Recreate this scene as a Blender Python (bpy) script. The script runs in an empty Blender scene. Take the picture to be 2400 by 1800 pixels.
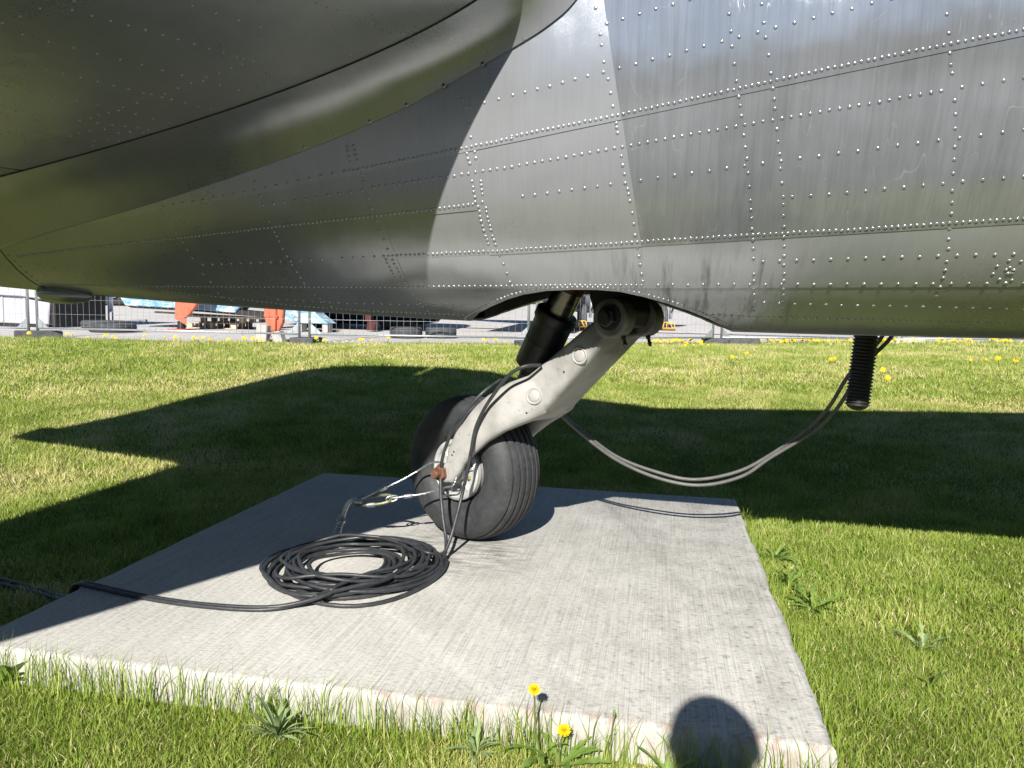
import bpy, bmesh, math, random
import numpy as np
from mathutils import Vector, Matrix, Quaternion

random.seed(11)
RNG = np.random.default_rng(11)
SC = bpy.context.scene
COL = SC.collection
R = math.radians

# ------------------------------------------------------------------ camera
# world: +x = towards the aircraft's nose, +y = away from the photographer, z = 0 is the top of the concrete slab
YAW, PITCH, ROLL, FPX = 0.18787, 0.09687, 0.0208, 1803.0
fwd = Vector((-math.sin(YAW) * math.cos(PITCH), math.cos(YAW) * math.cos(PITCH), -math.sin(PITCH)))
rgt = Vector((math.cos(YAW), math.sin(YAW), 0.0))
upv = rgt.cross(fwd)
r2 = rgt * math.cos(ROLL) + upv * math.sin(ROLL)
u2 = -rgt * math.sin(ROLL) + upv * math.cos(ROLL)
cam_d = bpy.data.cameras.new('camera')
cam_d.sensor_width = 36.0
cam_d.lens = FPX / 2400.0 * 36.0
cam_d.clip_start = 0.02
cam_d.clip_end = 2000.0
cam = bpy.data.objects.new('camera', cam_d)
cam.matrix_world = Matrix(((r2.x, u2.x, -fwd.x, 0.0), (r2.y, u2.y, -fwd.y, 0.0), (r2.z, u2.z, -fwd.z, 1.0), (0, 0, 0, 1)))
COL.objects.link(cam)
SC.camera = cam
CAMP = Vector((0, 0, 1.0))

# ------------------------------------------------------------------ sky, sun, exposure
SUN_EL, SUN_AZ = 33.2, 0.0            # degrees; azimuth of the light's travel from +y towards +x
w = bpy.data.worlds.new('World')
SC.world = w
w.use_nodes = True
nt = w.node_tree
bg = nt.nodes['Background']
sky = nt.nodes.new('ShaderNodeTexSky')
sky.sky_type = 'NISHITA'
sky.sun_disc = False
sky.sun_elevation = R(SUN_EL)
sky.sun_rotation = R(180.0 + SUN_AZ)
sky.altitude = 50
sky.air_density = 1.0
sky.dust_density = 0.2
sky.ozone_density = 5.0
nt.links.new(sky.outputs[0], bg.inputs[0])
bg.inputs[1].default_value = 0.05
sun_d = bpy.data.lights.new('sun', 'SUN')
sun_d.energy = 5.0
sun_d.angle = R(0.53)
sun_d.color = (1.0, 0.955, 0.88)
sun = bpy.data.objects.new('sun', sun_d)
travel = Vector((math.sin(R(SUN_AZ)) * math.cos(R(SUN_EL)), math.cos(R(SUN_AZ)) * math.cos(R(SUN_EL)), -math.sin(R(SUN_EL))))
sun.rotation_euler = travel.to_track_quat('-Z', 'Y').to_euler()
sun.location = (0, -20, 15)
COL.objects.link(sun)
SC.view_settings.view_transform = 'Standard'
SC.view_settings.look = 'None'
SC.view_settings.exposure = 0.78
SC.view_settings.gamma = 1.0
SC.cycles.max_bounces = 8
SC.cycles.caustics_reflective = False
SC.cycles.caustics_refractive = False
SC.cycles.sample_clamp_indirect = 6.0

# ------------------------------------------------------------------ helpers
def tag(o, label=None, cat=None, group=None, kind=None):
    if label: o['label'] = label
    if cat: o['category'] = cat
    if group: o['group'] = group
    if kind: o['kind'] = kind
    return o

def empty(name, loc=(0, 0, 0)):
    o = bpy.data.objects.new(name, None)
    o.location = loc
    o.empty_display_size = 0.1
    COL.objects.link(o)
    return o

def link(name, me, mats=None, parent=None, smooth=True):
    o = bpy.data.objects.new(name, me)
    COL.objects.link(o)
    if mats is not None:
        for m in (mats if isinstance(mats, (list, tuple)) else [mats]):
            me.materials.append(m)
    if smooth:
        me.polygons.foreach_set('use_smooth', np.ones(len(me.polygons), dtype=bool))
    if parent is not None:
        o.parent = parent
        if parent.type == 'EMPTY': o.matrix_parent_inverse = Matrix.Translation(parent.location).inverted()
    return o

def mesh(name, V, F):
    me = bpy.data.meshes.new(name)
    me.from_pydata([tuple(v) for v in V], [], F)
    me.update()
    return me

class MB:
    """collects shapes; build() links them as one mesh object (world coordinates)"""
    def __init__(s): s.V = []; s.F = []; s.M = []; s.m = 0
    def add(s, V, F):
        o = len(s.V); s.V += [tuple(v) for v in V]
        s.F += [tuple(i + o for i in f) for f in F]; s.M += [s.m] * len(F)
        return s
    def box(s, c, size, rot=None):
        c = Vector(c); hx, hy, hz = [d / 2 for d in size]
        q = rot if rot is not None else Matrix.Identity(3)
        V = [c + q @ Vector((x * hx, y * hy, z * hz)) for x in (-1, 1) for y in (-1, 1) for z in (-1, 1)]
        return s.add(V, [(0, 1, 3, 2), (4, 6, 7, 5), (0, 4, 5, 1), (2, 3, 7, 6), (0, 2, 6, 4), (1, 5, 7, 3)])
    def bar(s, a, b, wd, ht, up=(0, 0, 1)):
        a, b = Vector(a), Vector(b); d = (b - a).normalized(); u = Vector(up)
        sd = d.cross(u); sd = sd.normalized() if sd.length > 1e-6 else Vector((1, 0, 0)); u = sd.cross(d)
        V = [p + sd * (i * wd / 2) + u * (j * ht / 2) for p in (a, b) for i, j in ((-1, -1), (1, -1), (1, 1), (-1, 1))]
        return s.add(V, [(3, 2, 1, 0), (4, 5, 6, 7), (0, 1, 5, 4), (1, 2, 6, 5), (2, 3, 7, 6), (3, 0, 4, 7)])
    def tube(s, pts, rad, n=8, caps=True):
        pts = [Vector(p) for p in pts]; k = len(pts)
        rr = rad if isinstance(rad, (list, tuple, np.ndarray)) else [rad] * k
        t0 = (pts[1] - pts[0]).normalized()
        a = t0.orthogonal().normalized(); V = []; prev = t0
        for i, p in enumerate(pts):
            t = (pts[min(i + 1, k - 1)] - pts[max(i - 1, 0)])
            t = t.normalized() if t.length > 1e-9 else prev
            a = prev.rotation_difference(t) @ a; a = (a - t * a.dot(t)).normalized(); b = t.cross(a); prev = t
            V += [p + (a * math.cos(2 * math.pi * j / n) + b * math.sin(2 * math.pi * j / n)) * rr[i] for j in range(n)]
        F = [(i * n + j, i * n + (j + 1) % n, (i + 1) * n + (j + 1) % n, (i + 1) * n + j) for i in range(k - 1) for j in range(n)]
        if caps: F += [tuple(range(n))[::-1], tuple((k - 1) * n + j for j in range(n))]
        return s.add(V, F)
    def lathe(s, prof, origin, axis, n=32, ref=None, close=False):
        """prof = [(radius, offset along axis)]"""
        ax = Vector(axis).normalized(); o = Vector(origin)
        a = Vector(ref).normalized() if ref is not None else ax.orthogonal().normalized(); b = ax.cross(a)
        V = [o + ax * h + (a * math.cos(2 * math.pi * j / n) + b * math.sin(2 * math.pi * j / n)) * r for r, h in prof for j in range(n)]
        k = len(prof)
        F = [(i * n + j, i * n + (j + 1) % n, (i + 1) * n + (j + 1) % n, (i + 1) * n + j) for i in range(k - 1) for j in range(n)]
        if close: F += [((k - 1) * n + j, (k - 1) * n + (j + 1) % n, (j + 1) % n, j) for j in range(n)]
        return s.add(V, F)
    def prism(s, poly, depth_vec):
        """poly: list of 3D points (planar), extruded by depth_vec"""
        d = Vector(depth_vec); P = [Vector(p) for p in poly]; n = len(P)
        return s.add(P + [p + d for p in P], [tuple(range(n))[::-1], tuple(range(n, 2 * n))] + [(i, (i + 1) % n, n + (i + 1) % n, n + i) for i in range(n)])
    def build(s, name, mats, parent=None, smooth=True, bevel=None, sharp=None):
        me = mesh(name, s.V, s.F)
        o = link(name, me, mats, parent, smooth)
        if any(s.M): me.polygons.foreach_set('material_index', s.M)
        if bevel:
            bm = bmesh.new(); bm.from_mesh(me)
            bmesh.ops.recalc_face_normals(bm, faces=bm.faces)
            ed = [e for e in bm.edges if len(e.link_faces) == 2 and e.calc_face_angle(0) > 0.6]
            bmesh.ops.bevel(bm, geom=ed, offset=bevel, segments=1, affect='EDGES', clamp_overlap=True)
            bm.to_mesh(me); bm.free()
        if sharp is not None:
            me.set_sharp_from_angle(angle=R(sharp))
        return o

def smoothline(P, n=8):
    """Catmull-Rom through the points"""
    P = [Vector(p) for p in P]; Q = [P[0] * 2 - P[1]] + P + [P[-1] * 2 - P[-2]]; out = []
    for i in range(1, len(Q) - 2):
        for k in range(n):
            t = k / n; a, b, c, d = Q[i - 1], Q[i], Q[i + 1], Q[i + 2]
            out.append(0.5 * ((2 * b) + (c - a) * t + (2 * a - 5 * b + 4 * c - d) * t * t + (3 * b - a - 3 * c + d) * t ** 3))
    out.append(P[-1])
    return out

# ------------------------------------------------------------------ materials
class NT:
    def __init__(s, name):
        s.m = bpy.data.materials.new(name); s.m.use_nodes = True
        s.t = s.m.node_tree; s.b = s.t.nodes['Principled BSDF']; s.out = s.t.nodes['Material Output']
        s._co = None
    def n(s, typ, **kw):
        x = s.t.nodes.new(typ)
        for k, v in kw.items(): setattr(x, k, v)
        return x
    def l(s, a, b): s.t.links.new(a, b)
    def co(s, scale=(1, 1, 1), rot=(0, 0, 0), loc=(0, 0, 0)):
        if s._co is None: s._co = s.n('ShaderNodeNewGeometry')
        mp = s.n('ShaderNodeMapping'); s.l(s._co.outputs['Position'], mp.inputs[0])
        mp.inputs['Scale'].default_value = scale; mp.inputs['Rotation'].default_value = rot; mp.inputs['Location'].default_value = loc
        return mp.outputs[0]
    def noise(s, scale, detail=4, rough=0.55, vec=None, dist=0.0):
        x = s.n('ShaderNodeTexNoise'); x.inputs['Scale'].default_value = scale; x.inputs['Detail'].default_value = detail
        x.inputs['Roughness'].default_value = rough; x.inputs['Distortion'].default_value = dist
        s.l(vec if vec is not None else s.co(), x.inputs['Vector']); return x.outputs['Fac']
    def ramp(s, fac, stops):
        x = s.n('ShaderNodeValToRGB'); s.l(fac, x.inputs[0]); e = x.color_ramp.elements
        while len(e) < len(stops): e.new(0.5)
        for i, (p, c) in enumerate(stops):
            e[i].position = p; e[i].color = c if len(c) == 4 else (*c, 1)
        return x.outputs[0]
    def val(s, fac, lo, hi, a=0.0, b=1.0):
        x = s.n('ShaderNodeMapRange'); s.l(fac, x.inputs[0])
        for i, v in zip((1, 2, 3, 4), (a, b, lo, hi)): x.inputs[i].default_value = v
        return x.outputs[0]
    def mix(s, fac, a, b, mode='MIX'):
        x = s.n('ShaderNodeMix', data_type='RGBA', blend_type=mode)
        for sock, v in ((0, fac), (6, a), (7, b)):
            if isinstance(v, (int, float)): x.inputs[sock].default_value = v
            elif isinstance(v, tuple): x.inputs[sock].default_value = v if len(v) == 4 else (*v, 1)
            else: s.l(v, x.inputs[sock])
        return x.outputs[2]
    def math(s, op, a, b=0.0):
        x = s.n('ShaderNodeMath', operation=op)
        for i, v in enumerate((a, b)):
            if isinstance(v, (int, float)): x.inputs[i].default_value = v
            else: s.l(v, x.inputs[i])
        return x.outputs[0]
    def bump(s, h, strength=0.3, dist=0.01, prev=None):
        x = s.n('ShaderNodeBump'); x.inputs['Strength'].default_value = strength; x.inputs['Distance'].default_value = dist
        s.l(h, x.inputs['Height'])
        if prev is not None: s.l(prev, x.inputs['Normal'])
        return x.outputs[0]
    def set(s, **kw):
        names = dict(color='Base Color', rough='Roughness', metal='Metallic', normal='Normal', spec='Specular IOR Level', trans='Transmission Weight', coat='Coat Weight', alpha='Alpha', sheen='Sheen Weight')
        for k, v in kw.items():
            i = s.b.inputs[names[k]]
            if isinstance(v, (int, float)): i.default_value = v
            elif isinstance(v, tuple): i.default_value = v if len(v) == 4 else (*v, 1)
            else: s.l(v, i)
        return s.m

def simple(name, c, rough=0.6, metal=0.0, var=0.25, scale=12.0, bump=0.0, spec=0.5):
    """plain material with mottled colour, uneven gloss and fine relief"""
    t = NT(name)
    f = t.noise(scale, 5, 0.6)
    lo = tuple(x * (1 - var) for x in c); hi = tuple(min(1, x * (1 + var)) for x in c)
    t.set(color=t.ramp(f, [(0.3, lo), (0.7, hi)]), metal=metal, spec=spec, rough=t.val(t.noise(scale * 2.3, 3), max(0.05, rough - 0.1), min(1, rough + 0.1), 0.3, 0.7))
    if bump: t.set(normal=t.bump(t.noise(scale * 6, 4), bump, 0.004))
    return t.m

M = {}
# aluminium skin: two finishes the aircraft really has, dull silver paint aft and weathered bare metal forward
def skin(name, base, rough, streak, metal, dist='BECKMANN', diff=0.25, dcol=None, scratch=0.0, grime=0.0, wave=0.6):
    t = NT(name)
    blot = t.noise(3.0, 5, 0.6)
    fine = t.noise(160.0, 3, 0.6)
    run = t.noise(1.0, 4, 0.65, t.co((42, 8, 2.2)))          # rain runs, long in z
    run2 = t.noise(1.0, 3, 0.6, t.co((170, 20, 4.0), loc=(3, 0, 1)))
    base_c = t.ramp(blot, [(0.25, tuple(x * 0.9 for x in base)), (0.75, tuple(min(1, x * 1.08) for x in base))])
    runs = t.val(run, 1 - streak, 1 + 0.4 * streak, 0.35, 0.68)
    comb = t.n('ShaderNodeCombineColor')
    rr = t.math('MULTIPLY', runs, t.val(run2, 1 - 0.5 * streak, 1.05, 0.3, 0.6))
    for i in range(3): t.l(rr, comb.inputs[i])
    c = t.mix(1.0, base_c, comb.outputs[0], 'MULTIPLY')
    ro = t.math('ADD', t.val(blot, rough - 0.02, rough + 0.03, 0.3, 0.7), t.math('ADD', t.val(run, -0.1 * streak, 0.2 * streak, 0.3, 0.7), t.val(fine, -0.01, 0.01, 0.3, 0.7)))
    if scratch:                                              # fine light scratches in a few directions
        for k, (ang, sc, lz) in enumerate(((0.12, 30, 2.5), (-0.35, 24, 3.0), (0.95, 9, 4.0), (-0.08, 46, 2.0))):
            iso = t.noise(1.0, 2, 0.5, t.co((sc, 4, lz), rot=(0, ang, 0), loc=(k * 7.3, 0, k * 3.1)))
            line = t.val(t.math('ABSOLUTE', t.math('SUBTRACT', iso, 0.5)), 1, 0, 0.0, 0.006)
            sc_m = t.math('MULTIPLY', line, t.val(t.noise(3.1 + k, 3, 0.6, t.co(loc=(k * 11, 3, 1))), 0, scratch, 0.53, 0.66))
            c = t.mix(sc_m, c, (0.66, 0.67, 0.67)); ro = t.math('ADD', ro, t.math('MULTIPLY', sc_m, 0.10))
    if grime:                                                # oily runs below the wheel-opening frame
        sxx = t.n('ShaderNodeSeparateXYZ'); t.l(t._co.outputs['Position'], sxx.inputs[0])
        box_ = t.math('MULTIPLY', t.math('MULTIPLY', t.val(sxx.outputs[0], 0, 1, -0.35, 0.0), t.val(sxx.outputs[0], 1, 0, 0.25, 0.6)), t.math('MULTIPLY', t.val(sxx.outputs[2], 1, 0, 1.12, 1.22), t.val(sxx.outputs[1], 1, 0, 2.8, 2.9)))
        gm = t.math('MULTIPLY', box_, t.val(t.noise(1.0, 4, 0.65, t.co((34, 6, 2.6), rot=(0, 0.2, 0), loc=(5, 1, 2))), 0, grime, 0.50, 0.66))
        c = t.mix(gm, c, (0.10, 0.095, 0.085)); ro = t.math('ADD', ro, t.math('MULTIPLY', gm, 0.2))
    oi = t.n('ShaderNodeObjectInfo'); tone = t.n('ShaderNodeCombineColor'); tv = t.val(oi.outputs['Random'], 0.93, 1.06)
    for i in range(3): t.l(tv, tone.inputs[i])
    c = t.mix(1.0, c, tone.outputs[0], 'MULTIPLY')
    nb = t.bump(t.noise(4.2, 2, 0.5), wave, 0.014)
    nb = t.bump(fine, 0.05, 0.0008, nb)
    gl = t.n('ShaderNodeBsdfAnisotropic', distribution=dist)
    t.l(c, gl.inputs['Color']); t.l(ro, gl.inputs['Roughness']); t.l(nb, gl.inputs['Normal'])
    df = t.n('ShaderNodeBsdfDiffuse'); t.l(t.mix(1.0, c, dcol or (1, 1, 1), 'MULTIPLY'), df.inputs['Color']); t.l(nb, df.inputs['Normal'])
    mx = t.n('ShaderNodeMixShader'); mx.inputs[0].default_value = diff
    t.l(gl.outputs[0], mx.inputs[1]); t.l(df.outputs[0], mx.inputs[2]); t.l(mx.outputs[0], t.out.inputs[0])
    return t.m
M['paint'] = skin('silver_paint', (0.43, 0.447, 0.47), 0.285, 0.022, 1, diff=0.42, grime=0.6, wave=0.38)
M['bare'] = skin('bare_aluminium', (0.42, 0.44, 0.468), 0.20, 0.12, 1, diff=0.32, scratch=0.6)
M['cable_grey'] = simple('dusty_grey_cable_sheath', (0.11, 0.108, 0.104), 0.5, 0, 0.2, 25, 0.1)
M['seal'] = simple('black_sealant', (0.03, 0.03, 0.03), 0.7)
# cast grey painted metal
t = NT('cast_grey_paint')
f = t.noise(9, 6, 0.62); f2 = t.noise(45, 4, 0.6)
c = t.ramp(f, [(0.3, (0.25, 0.245, 0.231)), (0.5, (0.345, 0.338, 0.321)), (0.72, (0.42, 0.412, 0.393))])
c = t.mix(t.val(f2, 0, 0.45, 0.60, 0.74), c, (0.24, 0.23, 0.21))
c = t.mix(t.val(t.noise(70, 2, 0.5), 0, 0.8, 0.70, 0.74), c, (0.06, 0.055, 0.05))
vd = t.n('ShaderNodeVectorMath', operation='DISTANCE'); t.co(); t.l(t._co.outputs['Position'], vd.inputs[0]); vd.inputs[1].default_value = (-0.111, 2.87, 0.985)   # belly's shade painted round the pivot, with old grease
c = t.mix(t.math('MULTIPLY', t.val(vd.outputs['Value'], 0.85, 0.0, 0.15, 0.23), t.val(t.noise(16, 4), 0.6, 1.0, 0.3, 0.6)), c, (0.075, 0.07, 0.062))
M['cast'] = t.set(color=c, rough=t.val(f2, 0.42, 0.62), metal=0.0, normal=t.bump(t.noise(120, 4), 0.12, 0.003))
# rubber tyre
t = NT('tyre_rubber')
f = t.noise(14, 6, 0.65); dust = t.noise(60, 4, 0.6)
c = t.ramp(f, [(0.3, (0.021, 0.022, 0.024)), (0.55, (0.038, 0.040, 0.043)), (0.8, (0.068, 0.070, 0.073))])
c = t.mix(t.val(dust, 0, 0.35, 0.55, 0.8), c, (0.105, 0.107, 0.108))
iso = t.noise(5, 5, 0.7, t.co((1, 1, 2.2))); crk = t.val(t.math('ABSOLUTE', t.math('SUBTRACT', iso, 0.5)), 1, 0, 0.0, 0.006)
c = t.mix(t.math('MULTIPLY', crk, t.val(t.noise(9, 3), 0, 0.85, 0.5, 0.6)), c, (0.008, 0.008, 0.008))
M['rubber'] = t.set(color=c, rough=t.val(f, 0.55, 0.75), normal=t.bump(t.noise(90, 5, 0.7), 0.25, 0.003))
M['old_rubber'] = simple('weathered_tyre_rubber', (0.07, 0.072, 0.078), 0.75, 0, 0.3, 8, 0.2)
M['cable'] = simple('cable_sheath', (0.032, 0.034, 0.038), 0.45, 0, 0.35, 25, 0.1)
M['black'] = simple('black_gear_paint', (0.022, 0.022, 0.024), 0.45, 0.1, 0.3, 14, 0.08)
M['dark'] = simple('grimy_dark_metal', (0.03, 0.028, 0.026), 0.6, 0.3, 0.4, 20, 0.2)
M['steel'] = simple('oleo_steel', (0.42, 0.40, 0.36), 0.28, 1.0, 0.15, 20)
M['rim'] = simple('painted_alloy_rim', (0.52, 0.52, 0.51), 0.5, 0.3, 0.12, 30, 0.15)
M['rust'] = simple('rusty_steel', (0.16, 0.075, 0.045), 0.8, 0.2, 0.5, 40, 0.5)
M['zinc'] = simple('zinc_steel', (0.55, 0.56, 0.57), 0.36, 0.9, 0.15, 40)
M['galv'] = simple('galvanised_tube', (0.52, 0.56, 0.60), 0.42, 0.7, 0.15, 25)
M['redband'] = simple('red_band_paint', (0.06, 0.008, 0.007), 0.5)
M['olive'] = simple('olive_carabiner', (0.20, 0.21, 0.12), 0.45, 0.5, 0.3, 60)
M['yellow_ring'] = simple('brass_fitting', (0.55, 0.42, 0.18), 0.4, 0.9)
# concrete
t = NT('broomed_concrete')
geo = t.co()
br = t.noise(1.0, 4, 0.65, t.co((120, 1.1, 30)))
br2 = t.noise(1.0, 4, 0.7, t.co((300, 3.5, 60))); xh = t.noise(1.0, 4, 0.7, t.co((45, 130, 60)))
big = t.noise(1.3, 5, 0.6); med = t.noise(7, 6, 0.65); pit = t.noise(55, 4, 0.6)
c = t.ramp(big, [(0.3, (0.44, 0.43, 0.40)), (0.7, (0.55, 0.54, 0.505))])
c = t.mix(1.0, c, t.ramp(br, [(0.3, (0.87, 0.87, 0.875)), (0.5, (1, 1, 1)), (0.75, (1.12, 1.12, 1.11))]), 'MULTIPLY')
c = t.mix(1.0, c, t.ramp(br2, [(0.35, (0.76, 0.76, 0.755)), (0.5, (0.99, 0.99, 0.99)), (0.65, (1.07, 1.07, 1.07))]), 'MULTIPLY')
c = t.mix(1.0, c, t.ramp(xh, [(0.36, (0.72, 0.715, 0.705)), (0.5, (1, 1, 1)), (0.7, (1.08, 1.08, 1.08))]), 'MULTIPLY')
sx = t.n('ShaderNodeSeparateXYZ'); t.l(t._co.outputs['Position'], sx.inputs[0])
# weathered darker film, patchy, more of it towards the nose side of the slab and near its rim
wx = t.val(sx.outputs[0], 0.0, 0.75, -1.0, 0.35)
film = t.math('MULTIPLY', wx, t.val(med, 0.0, 1.0, 0.44, 0.62))
c = t.mix(film, c, t.mix(1.0, c, (0.72, 0.715, 0.70), 'MULTIPLY'))
spots = t.math('MULTIPLY', wx, t.val(t.noise(38, 3, 0.5), 0, 1, 0.60, 0.66))
c = t.mix(spots, c, t.mix(1.0, c, (0.55, 0.55, 0.55), 'MULTIPLY'))
# scuffs where the tyre has been turned on the spot
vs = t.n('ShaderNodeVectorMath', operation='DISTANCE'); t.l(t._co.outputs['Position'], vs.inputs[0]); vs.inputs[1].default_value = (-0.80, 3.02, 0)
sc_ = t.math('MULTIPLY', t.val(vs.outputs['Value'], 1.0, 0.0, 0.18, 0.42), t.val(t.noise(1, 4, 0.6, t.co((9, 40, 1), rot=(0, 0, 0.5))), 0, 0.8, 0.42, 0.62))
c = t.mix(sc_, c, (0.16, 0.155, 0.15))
# reddish stain along the near edge; side faces painted darker against the full sun
red = t.math('MULTIPLY', t.math('MULTIPLY', t.val(sx.outputs[1], 1.0, 0.0, 1.815, 1.86), t.val(sx.outputs[0], 0, 1, -0.95, -0.6)), t.val(t.noise(22, 4), 0, 0.75, 0.47, 0.6))
c = t.mix(red, c, (0.34, 0.22, 0.18))
face = t.math('MULTIPLY', t.val(sx.outputs[2], 0, 0.95, -0.004, -0.02), t.val(med, 0.4, 1.0, 0.35, 0.6))
c = t.mix(face, c, (0.39, 0.38, 0.352))
nb = t.bump(br, 0.35, 0.004); nb = t.bump(pit, 0.3, 0.003, nb)
M['concrete'] = t.set(color=c, rough=0.88, normal=nb, spec=0.25)
M['block'] = simple('concrete_block', (0.40, 0.385, 0.36), 0.9, 0, 0.2, 18, 0.5, 0.2)
# lawn soil / thatch seen between blades
t = NT('lawn_thatch')
f = t.noise(1.1, 5, 0.6); f2 = t.noise(40, 5, 0.7)
c = t.ramp(f, [(0.3, (0.13, 0.16, 0.028)), (0.55, (0.18, 0.19, 0.045)), (0.75, (0.26, 0.22, 0.085))])
c = t.mix(t.val(f2, 0, 0.7, 0.4, 0.7), c, (0.06, 0.08, 0.018))
M['thatch'] = t.set(color=c, rough=0.95, spec=0.1, normal=t.bump(f2, 0.8, 0.02))
# blades: tint attribute stored per blade
t = NT('grass_blade')
at = t.n('ShaderNodeAttribute', attribute_name='tint')
c = t.ramp(at.outputs['Fac'], [(0.0, (0.13, 0.205, 0.022)), (0.35, (0.27, 0.375, 0.058)), (0.62, (0.40, 0.475, 0.11)), (0.80, (0.60, 0.56, 0.20)), (1.0, (0.78, 0.69, 0.42))])
tr = t.n('ShaderNodeBsdfTranslucent'); t.l(c, tr.inputs[0]); mx = t.n('ShaderNodeMixShader'); mx.inputs[0].default_value = 0.34
t.set(color=c, rough=0.5, spec=0.3); t.l(t.b.outputs[0], mx.inputs[1]); t.l(tr.outputs[0], mx.inputs[2]); t.l(mx.outputs[0], t.out.inputs[0])
M['blade'] = t.m
def leaf(name, c0, c1, tl=0.3):
    t = NT(name); f = t.noise(30, 4, 0.6); c = t.ramp(f, [(0.3, c0), (0.7, c1)])
    tr = t.n('ShaderNodeBsdfTranslucent'); t.l(c, tr.inputs[0]); mx = t.n('ShaderNodeMixShader'); mx.inputs[0].default_value = tl
    t.set(color=c, rough=0.5, spec=0.35); t.l(t.b.outputs[0], mx.inputs[1]); t.l(tr.outputs[0], mx.inputs[2]); t.l(mx.outputs[0], t.out.inputs[0])
    return t.m
M['leaf'] = leaf('weed_leaf', (0.14, 0.25, 0.04), (0.26, 0.37, 0.09))
M['leaf_grey'] = leaf('grey_green_leaf', (0.23, 0.33, 0.13), (0.36, 0.45, 0.22))
M['wood_leaf'] = leaf('wood_foliage', (0.030, 0.045, 0.022), (0.055, 0.075, 0.035), 0.15)
M['petal'] = leaf('dandelion_petal', (0.80, 0.55, 0.01), (0.90, 0.70, 0.02), 0.25)
M['daisy'] = leaf('white_petal', (0.7, 0.7, 0.68), (0.8, 0.8, 0.78), 0.2)
M['stem'] = leaf('dandelion_stem', (0.16, 0.17, 0.06), (0.22, 0.20, 0.09), 0.15)
# pavement
t = NT('bleached_asphalt')
f = t.noise(0.35, 5, 0.6); f2 = t.noise(60, 4, 0.7)
c = t.ramp(f, [(0.3, (0.50, 0.475, 0.46)), (0.7, (0.60, 0.575, 0.555))])
c = t.mix(t.val(f2, 0, 0.4, 0.4, 0.7), c, (0.36, 0.345, 0.335))
crk = t.n('ShaderNodeTexVoronoi', feature='DISTANCE_TO_EDGE'); crk.inputs['Scale'].default_value = 0.55; t.l(t.co(), crk.inputs['Vector'])
c = t.mix(t.val(crk.outputs['Distance'], 0.6, 0.0, 0.0, 0.012), c, (0.09, 0.09, 0.09))
M['asphalt'] = t.set(color=c, rough=0.9, spec=0.2, normal=t.bump(f2, 0.4, 0.01))
M['apron'] = simple('dark_asphalt', (0.075, 0.075, 0.075), 0.9, 0, 0.3, 8, 0.3, 0.2)
M['orange'] = simple('orange_stand_paint', (0.55, 0.13, 0.07), 0.5, 0, 0.2, 6, 0.1)
M['wood'] = simple('pallet_wood', (0.50, 0.42, 0.30), 0.8, 0, 0.25, 9, 0.2)
M['white'] = simple('shaded_dirty_white', (0.40, 0.40, 0.45), 0.55, 0, 0.12, 3)  # bluish shade on the container's visible side put into the white
M['white_clean'] = simple('white_enamel', (0.72, 0.71, 0.68), 0.45, 0, 0.08, 8)
M['barrier'] = simple('barrier_zinc', (0.50, 0.55, 0.60), 0.4, 0.6)
M['safety_yellow'] = simple('safety_yellow_paint', (0.75, 0.45, 0.03), 0.5, 0, 0.15, 15)
M['skyblue'] = simple('light_blue_paint', (0.25, 0.48, 0.72), 0.45)
M['grey_air'] = simple('weathered_grey_aircraft_paint', (0.22, 0.22, 0.24), 0.5, 0.1, 0.2, 2.5)
t = NT('peeling_blue_paint')
f = t.noise(5.5, 6, 0.7, t.co((0.7, 1, 2.2))); f2 = t.noise(2.0, 4, 0.6)
c = t.ramp(f2, [(0.3, (0.07, 0.20, 0.42)), (0.6, (0.22, 0.42, 0.58)), (0.8, (0.45, 0.52, 0.40))])
c = t.mix(t.val(f, 0, 0.95, 0.50, 0.56), c, (0.62, 0.68, 0.70))
M['peel'] = t.set(color=c, rough=0.6, normal=t.bump(f, 0.4, 0.01))
M['cloth'] = simple('dark_jacket_cloth', (0.035, 0.04, 0.055), 0.9, 0, 0.3, 30, 0.3)
M['skin'] = simple('skin', (0.48, 0.30, 0.22), 0.55, 0, 0.1, 20)
M['hair'] = simple('brown_hair', (0.07, 0.045, 0.03), 0.6, 0, 0.3, 60)
# ------------------------------------------------------------------ ground
def sstep(a, b, x):
    t = np.clip((x - a) / (b - a), 0, 1); return t * t * (3 - 2 * t)
_gy = np.linspace(-400, 1200, 160001)
_gs = 0.062 * sstep(4.0, 5.6, _gy) * (1 - sstep(10.5, 13, _gy)) + 0.010 * sstep(10.5, 13, _gy) * (1 - sstep(18, 22, _gy)) + 0.028 * sstep(18, 22, _gy) * (1 - sstep(55, 75, _gy))
_gz = -0.1 + np.cumsum(_gs) * (_gy[1] - _gy[0])
def gnd(y): return np.interp(y, _gy, _gz)
EDGE = np.array([(-400, 8), (-30, 10.8), (-11.4, 11.6), (-8.3, 11.97), (-6.08, 12.3), (-4.14, 13.3), (-2.67, 14.0), (-0.37, 15.4), (1.37, 16.8), (4.3, 18.6), (8.8, 20.9), (30, 32), (400, 60)], float)
def edge_y(x): return np.interp(x, EDGE[:, 0], EDGE[:, 1])

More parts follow.
